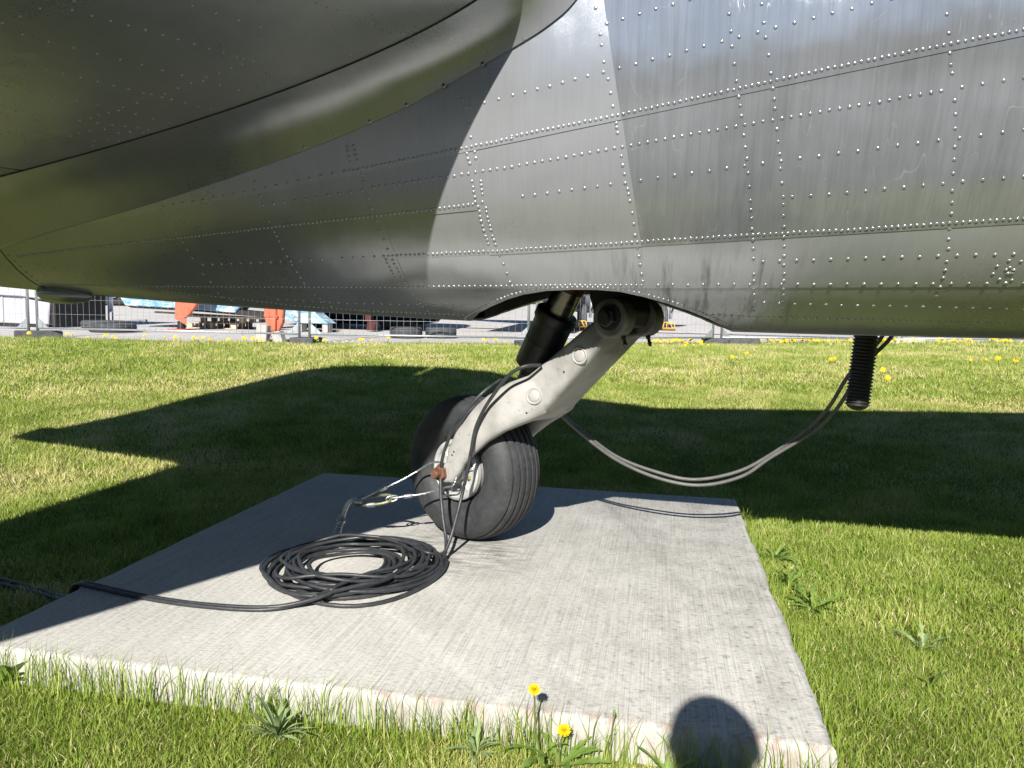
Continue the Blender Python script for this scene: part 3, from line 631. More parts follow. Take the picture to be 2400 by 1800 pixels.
# small fairing under the tail cone joint
mb = MB(); F0 = (-2.30, 2.87)
prof = [(0.0, 0.0), (0.55, 0.03), (0.85, 0.12), (1.0, 0.28), (1.0, 0.5), (0.8, 0.75), (0.45, 0.92), (0.0, 1.0)]
V = []; F = []; n = 16
for r_, t_ in prof:
    for j in range(n):
        a = 2 * math.pi * j / n; V.append((-2.545 + 0.25 * t_, 2.80 + 0.05 * r_ * math.cos(a), 1.028 - 0.012 * t_ + 0.040 * r_ * math.sin(a)))
for i in range(len(prof) - 1): F += [(i * n + j, i * n + (j + 1) % n, (i + 1) * n + (j + 1) % n, (i + 1) * n + j) for j in range(n)]
mb.add(V, F).build('tail_fairing', M['paint'], aircraft)
RIVETS = [[-0.446,1.502],[-0.43,1.504],[-0.415,1.506],[-0.399,1.508],[-0.384,1.511],[-0.369,1.513],[-0.353,1.515],[-0.338,1.517],[-0.322,1.519],[-0.307,1.522],[-0.292,1.524],[-0.276,1.526],[-0.261,1.528],[-0.246,1.53],[-0.23,1.533],[-0.215,1.535],[-0.199,1.537],[-0.184,1.539],[-0.169,1.541],[-0.153,1.544],[-0.138,1.546],[-0.122,1.548],[-0.107,1.551],[-0.092,1.553],[-0.076,1.556],[-0.061,1.558],[-0.046,1.56],[-0.03,1.563],[-0.015,1.565],[0.0,1.568],[0.016,1.57],[0.031,1.572],[0.046,1.575],[0.062,1.578],[0.077,1.58],[0.092,1.583],[0.108,1.585],[0.123,1.588],[0.138,1.59],[0.154,1.593],[0.169,1.595],[0.185,1.598],[0.2,1.6],[0.215,1.603],[0.231,1.605],[0.246,1.608],[0.261,1.61],[0.277,1.613],[0.292,1.615],[0.307,1.618],[0.323,1.62],[0.338,1.623],[0.353,1.625],[0.369,1.628],[0.384,1.63],[0.399,1.633],[0.415,1.635],[0.43,1.637],[0.446,1.639],[0.461,1.642],[0.476,1.644],[0.492,1.646],[0.507,1.648],[0.523,1.651],[0.538,1.653],[0.553,1.655],[0.569,1.657],[0.584,1.66],[0.6,1.662],[0.615,1.664],[0.63,1.666],[0.646,1.668],[0.661,1.671],[0.677,1.673],[0.692,1.675],[0.707,1.677],[0.723,1.679],[0.738,1.681],[0.754,1.683],[0.769,1.685],[0.785,1.687],[0.8,1.689],[0.815,1.691],[0.831,1.694],[-0.99,1.422],[-0.974,1.424],[-0.959,1.425],[-0.943,1.427],[-0.928,1.429],[-0.912,1.431],[-0.896,1.434],[-0.881,1.436],[-0.865,1.438],[-0.85,1.44],[-0.834,1.442],[-0.819,1.444],[-0.803,1.447],[-0.788,1.449],[-0.772,1.451],[-0.757,1.453],[-0.741,1.455],[-0.726,1.458],[-0.71,1.46],[-0.694,1.462],[-0.679,1.464],[-0.663,1.466],[-0.648,1.469],[-0.632,1.471],[-0.617,1.473],[-0.601,1.475],[-0.586,1.477],[-0.57,1.48],[-0.555,1.482],[-0.539,1.484],[-0.523,1.486],[-0.508,1.488],[-0.492,1.49],[-0.477,1.493],[-0.461,1.495],[-0.446,1.497],[-1.285,1.38],[-1.243,1.386],[-1.202,1.392],[-1.16,1.398],[-1.119,1.404],[-1.077,1.411],[-1.036,1.416],[-0.994,1.422],[-1.697,1.33],[-1.656,1.334],[-1.615,1.339],[-1.574,1.343],[-1.532,1.348],[-1.491,1.353],[-1.45,1.358],[-1.409,1.364],[-1.368,1.369],[-1.327,1.374],[-1.308,1.327],[-1.267,1.331],[-1.226,1.335],[-1.185,1.339],[-1.145,1.343],[-1.104,1.348],[-1.063,1.353],[-1.023,1.357],[-0.982,1.362],[-0.941,1.366],[-0.9,1.373],[-0.878,1.376],[-0.855,1.378],[-0.832,1.38],[-0.81,1.382],[-0.787,1.384],[-0.764,1.387],[-0.742,1.389],[-0.719,1.391],[-0.697,1.394],[-0.674,1.396],[-0.651,1.398],[-0.629,1.4],[-0.606,1.403],[-0.584,1.405],[-0.561,1.408],[-0.538,1.41],[-0.516,1.413],[-0.493,1.415],[-0.471,1.417],[-0.448,1.42],[-0.448,1.42],[-0.425,1.423],[-0.402,1.426],[-0.378,1.429],[-0.355,1.432],[-0.332,1.435],[-0.309,1.438],[-0.285,1.441],[-0.262,1.445],[-0.239,1.448],[-0.216,1.451],[-0.192,1.454],[-0.169,1.457],[-0.146,1.46],[-0.123,1.463],[-0.099,1.466],[-0.076,1.469],[-0.053,1.472],[-0.03,1.475],[-0.006,1.479],[0.017,1.482],[0.04,1.485],[0.063,1.488],[0.087,1.491],[0.11,1.494],[0.133,1.497],[0.156,1.5],[0.18,1.503],[0.203,1.506],[0.226,1.509],[0.249,1.512],[0.273,1.515],[0.296,1.518],[0.319,1.521],[0.342,1.524],[0.366,1.527],[0.389,1.53],[0.412,1.533],[0.436,1.535],[0.459,1.538],[0.482,1.541],[0.505,1.544],[0.529,1.547],[0.552,1.55],[0.575,1.554],[0.599,1.557],[0.622,1.56],[0.645,1.563],[0.668,1.566],[0.714,1.571],[0.758,1.577],[0.802,1.581],[0.846,1.585],[-2.444,1.166],[-2.428,1.167],[-2.413,1.169],[-2.397,1.17],[-2.382,1.171],[-2.366,1.173],[-2.351,1.174],[-2.335,1.175],[-2.32,1.177],[-2.304,1.178],[-2.289,1.179],[-2.273,1.181],[-2.258,1.182],[-2.242,1.183],[-2.227,1.185],[-2.211,1.186],[-2.196,1.187],[-2.18,1.189],[-2.165,1.19],[-2.149,1.191],[-2.133,1.193],[-2.118,1.194],[-2.102,1.195],[-2.087,1.197],[-2.071,1.198],[-2.056,1.199],[-2.04,1.2],[-2.025,1.201],[-2.009,1.202],[-1.994,1.204],[-1.978,1.205],[-1.962,1.206],[-1.947,1.207],[-1.931,1.208],[-1.916,1.209],[-1.9,1.21],[-1.885,1.212],[-1.869,1.213],[-1.853,1.214],[-1.838,1.215],[-1.822,1.216],[-1.807,1.217],[-1.791,1.218],[-1.776,1.219],[-1.76,1.221],[-1.744,1.222],[-1.729,1.223],[-1.713,1.224],[-1.698,1.225],[-1.682,1.226],[-1.667,1.228],[-1.651,1.229],[-1.635,1.23],[-1.62,1.232],[-1.604,1.233],[-1.589,1.234],[-1.573,1.236],[-1.558,1.237],[-1.542,1.238],[-1.527,1.24],[-1.511,1.241],[-1.495,1.242],[-1.48,1.243],[-1.464,1.245],[-1.449,1.246],[-1.433,1.247],[-1.418,1.249],[-1.402,1.25],[-1.386,1.251],[-1.371,1.253],[-1.355,1.254],[-1.34,1.255],[-1.324,1.257],[-1.309,1.258],[-1.293,1.259],[-1.277,1.261],[-1.262,1.262],[-1.246,1.263],[-1.231,1.265],[-1.215,1.266],[-1.2,1.267],[-1.184,1.268],[-1.168,1.27],[-1.153,1.271],[-1.137,1.272],[-1.122,1.273],[-1.106,1.275],[-1.09,1.276],[-1.075,1.277],[-1.059,1.278],[-1.044,1.28],[-1.028,1.281],[-1.013,1.282],[-0.997,1.283],[-0.981,1.285],[-0.966,1.286],[-0.95,1.287],[-0.935,1.288],[-0.919,1.29],[-0.903,1.291],[-0.888,1.292],[-0.872,1.293],[-0.857,1.295],[-0.841,1.296],[-0.825,1.297],[-0.81,1.299],[-0.794,1.3],[-0.779,1.301],[-0.763,1.302],[-0.747,1.304],[-0.732,1.305],[-0.716,1.306],[-0.701,1.308],[-0.685,1.309],[-0.669,1.31],[-0.654,1.312],[-0.638,1.313],[-0.623,1.314],[-0.607,1.315],[-0.592,1.317],[-0.576,1.318],[-1.624,1.138],[-1.583,1.139],[-1.543,1.14],[-1.503,1.142],[-1.463,1.143],[-1.422,1.144],[-1.382,1.146],[-1.342,1.147],[-1.301,1.149],[-1.261,1.151],[-1.221,1.153],[-1.18,1.155],[-1.14,1.156],[-1.1,1.158],[-1.059,1.16],[-1.019,1.162],[-0.979,1.164],[-0.939,1.166],[-0.905,1.167],[-0.889,1.168],[-0.873,1.168],[-0.858,1.169],[-0.842,1.17],[-0.826,1.17],[-0.811,1.171],[-0.795,1.171],[-0.779,1.172],[-0.763,1.173],[-0.748,1.173],[-0.732,1.174],[-0.716,1.174],[-0.701,1.175],[-0.685,1.176],[-0.669,1.176],[-0.654,1.177],[-0.638,1.178],[-0.622,1.178],[-0.607,1.179],[-0.591,1.18],[-0.575,1.18],[-0.559,1.181],[-0.544,1.182],[-0.528,1.182],[-0.512,1.183],[-0.497,1.184],[-0.481,1.184],[-0.465,1.185],[-0.465,1.187],[-0.449,1.188],[-0.434,1.189],[-0.418,1.19],[-0.403,1.191],[-0.387,1.191],[-0.372,1.192],[-0.356,1.193],[-0.341,1.194],[-0.325,1.195],[-0.309,1.196],[-0.294,1.196],[-0.278,1.197],[-0.263,1.198],[-0.247,1.199],[-0.232,1.2],[-0.216,1.201],[-0.201,1.201],[-0.185,1.202],[-0.169,1.203],[-0.154,1.204],[-0.138,1.205],[-0.123,1.206],[-0.107,1.207],[-0.092,1.208],[-0.076,1.209],[-0.061,1.209],[-0.045,1.21],[-0.029,1.211],[-0.014,1.212],[0.002,1.213],[0.017,1.214],[0.033,1.215],[0.048,1.216],[0.064,1.216],[0.08,1.217],[0.095,1.218],[0.111,1.219],[0.126,1.22],[0.142,1.221],[0.157,1.222],[0.173,1.223],[0.189,1.223],[0.204,1.224],[0.22,1.225],[0.235,1.226],[0.251,1.227],[0.266,1.228],[0.282,1.228],[0.298,1.229],[0.313,1.23],[0.329,1.23],[0.344,1.231],[0.36,1.232],[0.376,1.233],[0.391,1.233],[0.407,1.234],[0.422,1.235],[0.438,1.235],[0.453,1.236],[0.469,1.237],[0.485,1.237],[0.5,1.238],[0.516,1.239],[0.531,1.24],[0.547,1.241],[0.563,1.242],[0.578,1.243],[0.594,1.244],[0.609,1.245],[0.625,1.246],[0.64,1.247],[0.656,1.248],[0.671,1.249],[0.687,1.25],[0.703,1.251],[0.718,1.252],[0.734,1.253],[0.749,1.254],[0.765,1.255],[0.78,1.256],[0.796,1.257],[0.811,1.258],[0.827,1.258],[0.843,1.259],[0.858,1.26],[0.874,1.261],[0.889,1.262],[0.905,1.263],[0.921,1.264],[-2.46,1.064],[-2.441,1.064],[-2.423,1.064],[-2.405,1.063],[-2.387,1.063],[-2.368,1.063],[-2.35,1.063],[-2.332,1.063],[-2.313,1.063],[-2.295,1.063],[-2.277,1.062],[-2.259,1.062],[-2.24,1.062],[-2.222,1.062],[-2.204,1.062],[-2.185,1.062],[-2.167,1.061],[-2.149,1.061],[-2.131,1.061],[-2.112,1.061],[-2.094,1.061],[-2.076,1.061],[-2.057,1.06],[-2.039,1.06],[-2.021,1.06],[-2.002,1.06],[-1.984,1.06],[-1.966,1.06],[-1.948,1.06],[-1.929,1.06],[-1.911,1.06],[-1.893,1.06],[-1.874,1.06],[-1.856,1.061],[-1.838,1.061],[-1.82,1.061],[-1.801,1.061],[-1.783,1.061],[-1.765,1.061],[-1.746,1.061],[-1.728,1.061],[-1.71,1.061],[-1.692,1.061],[-1.673,1.062],[-1.655,1.062],[-1.637,1.062],[-1.618,1.062],[-1.6,1.062],[-1.582,1.062],[-1.563,1.062],[-1.545,1.062],[-1.527,1.062],[-1.508,1.063],[-1.49,1.063],[-1.472,1.063],[-1.454,1.063],[-1.435,1.063],[-1.417,1.063],[-1.399,1.063],[-1.38,1.064],[-1.362,1.064],[-1.344,1.064],[-1.325,1.064],[-1.307,1.064],[-1.289,1.064],[-1.27,1.064],[-1.252,1.065],[-1.234,1.065],[-1.215,1.065],[-1.197,1.065],[-1.179,1.065],[-1.16,1.065],[-1.142,1.065],[-1.124,1.066],[-1.105,1.066],[-1.087,1.066],[-1.069,1.066],[-1.05,1.066],[-1.032,1.066],[-1.014,1.067],[-0.995,1.067],[-0.977,1.067],[-0.959,1.067],[-0.94,1.068],[-0.922,1.068],[-0.904,1.068],[-0.886,1.069],[-0.867,1.069],[-0.849,1.069],[-0.831,1.07],[-0.812,1.07],[-0.794,1.07],[-0.776,1.071],[-0.757,1.071],[-0.739,1.071],[-0.721,1.072],[-0.702,1.072],[-0.684,1.073],[-0.666,1.073],[-0.647,1.073],[-0.629,1.074],[-0.611,1.074],[-0.592,1.074],[-0.574,1.075],[-0.556,1.075],[-0.537,1.075],[-0.519,1.076],[-0.501,1.076],[-0.482,1.076],[-0.482,1.076],[-0.466,1.077],[-0.45,1.077],[-0.434,1.078],[-0.418,1.078],[-0.401,1.078],[-0.385,1.079],[-0.369,1.079],[-0.353,1.079],[-0.337,1.08],[-0.321,1.08],[-0.304,1.081],[-0.288,1.081],[-0.272,1.081],[-0.256,1.081],[-0.24,1.081],[-0.223,1.082],[-0.207,1.082],[-0.191,1.082],[-0.175,1.082],[-0.159,1.082],[-0.142,1.083],[-0.126,1.083],[-0.11,1.083],[-0.094,1.083],[-0.078,1.083],[-0.061,1.084],[-0.011,1.085],[0.034,1.086],[0.08,1.086],[0.125,1.087],[0.171,1.088],[0.216,1.089],[0.262,1.089],[0.307,1.09],[0.353,1.091],[0.398,1.092],[0.444,1.092],[0.489,1.093],[0.535,1.094],[0.58,1.095],[0.626,1.095],[0.671,1.096],[0.717,1.097],[0.762,1.097],[0.808,1.098],[0.853,1.099],[0.899,1.1],[0.944,1.101],[0.99,1.102],[0.289,1.154],[0.335,1.156],[0.381,1.158],[0.427,1.159],[0.472,1.161],[0.518,1.163],[0.564,1.165],[0.61,1.166],[0.656,1.168],[0.701,1.169],[0.747,1.171],[0.793,1.172],[0.839,1.174],[0.885,1.175],[0.93,1.176],[0.315,1.036],[0.361,1.035],[0.406,1.033],[0.451,1.033],[0.496,1.033],[0.541,1.032],[0.586,1.032],[0.631,1.032],[0.676,1.032],[0.721,1.032],[0.767,1.032],[0.812,1.031],[0.857,1.031],[0.902,1.031],[0.947,1.031],[0.992,1.03],[1.037,1.03],[0.169,0.994],[0.188,0.994],[0.207,0.993],[0.225,0.993],[0.244,0.992],[0.262,0.992],[0.281,0.991],[0.299,0.991],[0.318,0.991],[0.337,0.991],[0.355,0.991],[0.374,0.991],[0.392,0.991],[0.411,0.991],[0.429,0.991],[0.448,0.991],[0.466,0.991],[0.485,0.991],[0.504,0.991],[0.522,0.991],[0.541,0.991],[0.559,0.99],[0.578,0.99],[0.596,0.99],[0.615,0.99],[0.634,0.99],[0.652,0.99],[0.671,0.989],[0.689,0.989],[0.708,0.989],[0.727,0.989],[0.745,0.989],[0.764,0.989],[0.782,0.988],[0.801,0.988],[0.819,0.988],[0.838,0.988],[0.857,0.988],[0.875,0.988],[0.894,0.988],[0.912,0.987],[0.931,0.987],[0.95,0.987],[0.968,0.987],[0.987,0.987],[1.005,0.987],[1.024,0.987],[1.042,0.986],[1.061,0.986],[1.08,0.986],[-1.405,1.017],[-1.37,1.016],[-1.336,1.015],[-1.301,1.014],[-1.266,1.012],[-1.232,1.011],[-1.197,1.01],[-1.162,1.009],[-1.128,1.008],[-1.093,1.008],[-1.058,1.008],[-1.024,1.008],[-0.989,1.008],[-0.955,1.008],[-0.92,1.008],[-0.886,1.008],[-0.851,1.008],[-0.817,1.008],[-0.782,1.008],[-0.747,1.008],[-0.713,1.008],[-0.678,1.008],[-1.893,1.041],[-1.875,1.04],[-1.856,1.038],[-1.838,1.037],[-1.82,1.035],[-1.801,1.034],[-1.783,1.032],[-1.765,1.031],[-1.746,1.03],[-1.728,1.028],[-1.71,1.027],[-1.691,1.025],[-1.673,1.024],[-1.655,1.022],[-1.636,1.021],[-1.618,1.019],[-1.6,1.017],[-1.581,1.016],[-1.563,1.014],[-1.545,1.012],[-1.527,1.011],[-1.508,1.009],[-1.49,1.007],[-1.472,1.006],[-1.454,1.004],[-1.435,1.002],[-1.417,1.0],[-1.399,0.999],[-1.381,0.997],[-1.363,0.995],[-1.345,0.994],[-1.326,0.992],[-1.308,0.992],[-1.29,0.991],[-1.271,0.99],[-1.253,0.989],[-1.234,0.989],[-1.216,0.988],[-1.197,0.987],[-1.179,0.986],[-1.161,0.985],[-1.142,0.985],[-1.124,0.984],[-1.105,0.983],[-1.087,0.983],[-1.069,0.982],[-1.05,0.981],[-1.032,0.981],[-1.013,0.98],[-0.995,0.98],[-0.977,0.98],[-0.958,0.979],[-0.94,0.979],[-0.921,0.979],[-0.903,0.978],[-0.885,0.978],[-0.866,0.978],[-0.848,0.977],[-0.829,0.977],[-0.811,0.977],[-0.793,0.976],[-0.774,0.976],[-0.756,0.976],[-0.737,0.975],[-0.719,0.975],[-0.701,0.975],[-0.131,1.795],[-0.087,1.804],[-0.043,1.813],[0.002,1.821],[0.046,1.829],[-0.136,1.667],[-0.092,1.675],[-0.047,1.683],[-0.002,1.691],[0.042,1.7],[0.087,1.708],[0.132,1.716],[0.176,1.725],[0.221,1.732],[0.265,1.741],[0.31,1.749],[0.355,1.757],[0.4,1.765],[0.445,1.772],[0.49,1.78],[0.535,1.788],[-0.069,1.374],[-0.022,1.379],[0.024,1.384],[0.071,1.389],[0.118,1.394],[0.164,1.399],[0.211,1.404],[0.258,1.409],[0.305,1.414],[0.351,1.419],[0.398,1.423],[0.445,1.428],[0.492,1.432],[0.539,1.437],[0.586,1.442],[0.632,1.446],[0.679,1.451],[0.726,1.455],[0.773,1.46],[0.82,1.464],[0.867,1.469],[-0.418,1.338],[-0.381,1.341],[-0.343,1.345],[-0.306,1.349],[-0.269,1.353],[-0.231,1.357],[-0.194,1.361],[-0.156,1.365],[0.344,1.323],[0.39,1.326],[0.436,1.328],[0.481,1.332],[0.527,1.335],[0.572,1.339],[0.618,1.342],[0.663,1.346],[0.709,1.349],[0.755,1.353],[0.8,1.356],[0.846,1.359],[0.891,1.362],[-0.441,1.613],[-0.405,1.619],[-0.368,1.625],[-0.332,1.631],[-0.296,1.638],[-0.26,1.645],[-0.224,1.652],[-0.526,1.598],[-0.484,1.604],[-0.207,1.829],[-0.175,1.786],[-0.192,1.758],[-0.188,1.731],[-0.179,1.685],[-0.18,1.659],[-0.166,1.64],[-0.159,1.604],[-0.152,1.569],[-0.142,1.525],[-0.14,1.514],[-0.138,1.499],[-0.126,1.438],[-0.121,1.415],[-0.116,1.392],[-0.113,1.368],[-0.106,1.352],[-0.103,1.338],[-0.099,1.32],[-0.092,1.288],[-0.087,1.258],[-0.082,1.228],[-0.075,1.192],[-0.071,1.167],[-0.066,1.143],[-0.062,1.117],[-0.058,1.095],[-0.054,1.071],[0.147,1.784],[0.154,1.739],[0.159,1.702],[0.167,1.659],[0.174,1.616],[0.183,1.577],[0.188,1.554],[0.193,1.529],[0.203,1.481],[0.209,1.45],[0.215,1.422],[0.222,1.387],[0.228,1.352],[0.234,1.316],[0.238,1.292],[0.242,1.27],[0.247,1.242],[0.253,1.215],[0.257,1.189],[0.261,1.163],[0.269,1.119],[0.272,1.1],[0.276,1.077],[0.28,1.059],[0.284,1.039],[0.287,1.02],[0.29,1.009],[0.293,0.991],[0.299,0.972],[0.227,1.801],[0.236,1.755],[0.242,1.718],[0.251,1.674],[0.26,1.63],[0.268,1.593],[0.273,1.567],[0.277,1.543],[0.286,1.493],[0.292,1.461],[0.298,1.431],[0.305,1.395],[0.312,1.359],[0.319,1.324],[0.322,1.304],[0.327,1.276],[0.332,1.248],[0.336,1.221],[0.341,1.195],[0.345,1.17],[0.349,1.145],[0.354,1.121],[0.357,1.101],[0.361,1.078],[0.365,1.06],[0.367,1.041],[0.371,1.022],[0.374,1.007],[0.378,0.989],[0.661,1.74],[0.669,1.697],[0.676,1.651],[0.682,1.624],[0.687,1.604],[0.701,1.542],[0.707,1.51],[0.712,1.477],[0.719,1.435],[0.724,1.405],[0.728,1.373],[0.735,1.332],[0.742,1.303],[0.746,1.277],[0.753,1.239],[0.759,1.213],[0.766,1.189],[0.773,1.156],[0.778,1.134],[0.781,1.114],[0.784,1.089],[0.784,1.079],[0.786,1.063],[0.935,1.142],[0.929,1.136],[0.937,1.127],[0.947,1.128],[0.947,1.136],[0.903,1.145],[0.902,1.125],[0.924,1.111],[0.946,1.102],[0.956,1.109],[0.925,1.16],[0.955,1.158],[-0.574,1.383],[-0.572,1.366],[-0.571,1.353],[-0.569,1.339],[-0.568,1.325],[-0.56,1.311],[-0.557,1.297],[-0.557,1.283],[-0.555,1.27],[-0.551,1.256],[-0.549,1.243],[-0.545,1.226],[-0.542,1.216],[-0.54,1.204],[-0.546,1.382],[-0.546,1.371],[-0.545,1.358],[-0.544,1.346],[-0.546,1.324],[-0.536,1.307],[-0.535,1.296],[-0.533,1.281],[-0.531,1.268],[-0.528,1.256],[-0.526,1.245],[-0.523,1.227],[-0.519,1.216],[-0.516,1.202],[-0.586,1.461],[-0.583,1.446],[-0.578,1.433],[-0.561,1.464],[-0.559,1.447],[-0.594,1.611],[-0.587,1.587],[-0.569,1.588],[-0.577,1.543],[-0.571,1.505],[-0.976,1.492],[-0.974,1.479],[-0.972,1.463],[-0.971,1.448],[-0.954,1.495],[-0.951,1.481],[-0.949,1.467],[-0.945,1.453],[-0.935,1.413],[-0.931,1.391],[-0.923,1.342],[-0.916,1.312],[-0.908,1.276],[-0.9,1.245],[-0.892,1.217],[-0.887,1.189],[-0.9,1.157],[-0.899,1.146],[-0.894,1.133],[-0.892,1.122],[-0.889,1.111],[-0.886,1.099],[-0.881,1.083],[-0.878,1.155],[-0.875,1.142],[-0.87,1.129],[-0.866,1.117],[-0.863,1.102],[-0.858,1.085],[-0.854,1.061],[-0.85,1.042],[-0.843,1.03],[-0.837,1.014],[-0.833,1.002],[-0.829,0.986],[-0.508,1.171],[-0.499,1.144],[-0.492,1.116],[-0.487,1.089],[-1.298,1.277],[-1.289,1.244],[-1.284,1.23],[-1.281,1.215],[-1.276,1.191],[-1.269,1.167],[-1.262,1.138],[-1.254,1.116],[-1.249,1.097],[-1.246,1.079],[-1.235,1.056],[-1.233,1.036],[-1.223,1.024],[-1.216,1.012],[-1.207,0.995],[-1.32,1.398],[-1.311,1.358],[-1.687,1.289],[-1.68,1.247],[-1.666,1.213],[-1.66,1.186],[-1.655,1.159],[-1.643,1.105],[-1.634,1.078],[-1.648,1.051],[-1.645,1.036],[-1.644,1.022],[-1.623,1.01],[-2.486,1.17],[-2.479,1.149],[-2.471,1.128],[-2.465,1.108],[-2.462,1.092],[-2.46,1.076],[-2.457,1.06],[-0.718,0.958],[-0.71,0.962],[-0.702,0.965],[-0.694,0.969],[-0.686,0.972],[-0.678,0.976],[-0.67,0.979],[-0.661,0.983],[-0.653,0.986],[-0.645,0.989],[-0.637,0.993],[-0.629,0.996],[-0.619,1.001],[-0.606,1.006],[-0.594,1.01],[-0.582,1.015],[-0.57,1.02],[-0.558,1.025],[-0.545,1.03],[-0.531,1.034],[-0.517,1.039],[-0.504,1.043],[-0.489,1.048],[-0.474,1.051],[-0.459,1.055],[-0.444,1.059],[-0.429,1.062],[-0.413,1.064],[-0.397,1.066],[-0.381,1.069],[-0.365,1.07],[-0.349,1.071],[-0.332,1.072],[-0.316,1.073],[-0.299,1.073],[-0.283,1.074],[-0.266,1.074],[-0.25,1.075],[-0.233,1.075],[-0.217,1.075],[-0.2,1.075],[-0.184,1.074],[-0.167,1.073],[-0.15,1.072],[-0.134,1.07],[-0.118,1.067],[-0.101,1.065],[-0.085,1.062],[-0.069,1.059],[-0.054,1.056],[-0.038,1.052],[-0.022,1.048],[-0.007,1.044],[0.008,1.04],[0.023,1.036],[0.038,1.032],[0.053,1.027],[0.067,1.023],[0.081,1.018],[0.095,1.013],[0.109,1.009],[0.123,1.004],[0.135,0.999],[0.147,0.994],[0.16,0.99],[0.172,0.985],[0.183,0.98],[0.193,0.976],[0.203,0.972],[0.213,0.968],[0.223,0.964],[0.233,0.959]]
SCREWS = [[-2.4152,1.2322],[-2.2723,1.258],[-2.1381,1.2838],[-2.0118,1.3065],[-1.8784,1.3315],[-1.7434,1.357],[-1.6168,1.3804],[-1.4946,1.4046],[-1.3694,1.43],[-1.2456,1.4588],[-1.1203,1.4893],[-1.0134,1.5194],[-0.8902,1.5533],[-0.767,1.5931],[-0.6477,1.6387],[-0.5281,1.6911],[-0.4099,1.7519],[-0.333,1.7991]]
STAB_RIVETS = [[-1.2294,1.5233],[-1.2148,1.562],[-1.1988,1.5999],[-1.1842,1.6387],[-1.1693,1.6806],[-1.1558,1.7192],[-1.1404,1.7599],[-1.1269,1.8024],[-1.1129,1.8427],[-1.0986,1.8826],[-1.0917,1.9022],[-1.0805,1.9323],[-1.0692,1.9686],[-1.0547,2.011],[-1.0396,2.0524],[-1.0252,2.0962],[-1.0106,2.1395],[-1.3866,1.5041],[-1.3697,1.5584],[-1.3518,1.6119],[-1.333,1.6655],[-1.3153,1.7216],[-1.2958,1.7748],[-1.2781,1.8319],[-1.26,1.888],[-1.4986,1.5806],[-1.4866,1.6226],[-1.4719,1.6642],[-1.4603,1.7052],[-1.4468,1.7469],[-1.4349,1.7913],[-1.4225,1.8352],[-1.4105,1.8774],[-1.3991,1.921],[-1.3886,1.9405],[-1.3809,1.9764],[-1.3728,2.0061],[-1.3613,2.0515],[-1.3486,2.0961],[-1.3374,2.141],[-1.3243,2.1864],[-1.6058,1.689],[-1.5894,1.7464],[-1.5734,1.8031],[-1.5569,1.8626],[-1.5416,1.9217],[-1.5266,1.9856],[-1.5112,2.0387],[-1.4993,2.0999],[-1.4848,2.1593],[-1.4704,2.2158],[-1.7133,1.829],[-1.7009,1.8738],[-1.6792,1.9275],[-1.6498,1.9848],[-1.6308,2.0308],[-1.6145,2.0731],[-1.5956,2.1039],[-1.5779,2.1377],[-1.5698,2.1751],[-0.8067,1.8513],[-0.8656,1.8936],[-0.9103,1.899],[-0.9641,1.9044],[-1.0122,1.9123],[-1.0503,1.9162],[-1.112,1.9278],[-1.1436,1.9313],[-1.1814,1.9344],[-1.2214,1.9382],[-1.2394,1.9522],[-1.2705,1.9446],[-1.3153,1.9508],[-1.3612,1.9608],[-1.4547,1.9685],[-1.503,1.9743],[-1.5556,1.9818],[-1.5872,1.9821],[-1.6198,1.9896],[-1.0507,1.6163],[-1.0284,1.6734],[-1.0049,1.7323],[-0.9818,1.7894],[-0.9596,1.8491],[-0.9339,1.9107],[-0.9152,1.9633],[-0.8919,2.0208],[-0.8685,2.0789],[-0.8354,1.7891],[-0.8213,1.8233],[-0.8086,1.8516],[-0.7919,1.8923],[-0.7765,1.9257],[-0.7604,1.9613],[-0.7465,1.995],[-0.7306,2.0305],[-0.7167,2.0652],[-0.702,2.0997],[-1.2227,2.0068],[-1.2022,2.0676],[-1.1833,2.1297],[-1.1631,2.1947],[-1.3801,1.4452],[-1.3345,1.4435],[-1.2856,1.4422],[-1.2432,1.4826],[-1.2177,1.4595],[-0.8489,2.1405],[-0.8032,2.1475],[-0.9563,2.1859],[-1.1335,2.2099],[-1.7282,1.9913],[-1.7614,2.0787],[-1.7268,2.0709],[-1.694,2.0791],[-1.6549,2.0913],[-1.6485,2.1413],[-1.6182,2.154],[-1.5965,2.1895],[-1.7454,2.156],[-1.7131,2.1768],[-1.6996,2.212],[-1.7648,2.2468],[-1.7853,2.1993]]
# ------------------------------------------------------------------ rivets and screws of the aircraft skin
PAN = [(S_TAIL, S_F1 + .004, low(l1), K_(9), .0052, panels[0]), (S_F1, S_END, low(l1), K_(9), .0042, panels[1]), (S_TAIL, S_SP + .004, low(l2a), l1, .0036, panels[2]),
       (S_SP, S_F1 + .006, low(l2b), l1, .0028, panels[3]), (S_F1, S_END, low(l2b), l1, .0020, panels[4]), (S_TAIL, S_SP2 + .004, low(l3), l2a, .0020, panels[5]),
       (S_SP2, S_SP + .02, low(l2b), l2a, .0011, panels[6]), (S_SP2, S_END, low(l3), l2b, .0003, panels[7]), (-9, 9, K_(-9), l3, -.0012, panels[8])]
def on_skin(x, z):
    s = x * math.cos(TAU) + z * math.sin(TAU); p = float(phi_of(x, z)); best = (-1, panels[8])
    for s0, s1, lo, hi, of, ob in PAN:
        if s0 <= s <= s1 and float(lo(np.array(s))) <= p <= float(hi(np.array(s))) and of > best[0]: best = (of, ob)
    n = nrm(np.array(x), np.array(z)); y = float(y_of(np.array(x), np.array(z)))
    return Vector((x, y, z)) + Vector(n) * max(best[0], -0.0012), Vector(n), best[1]
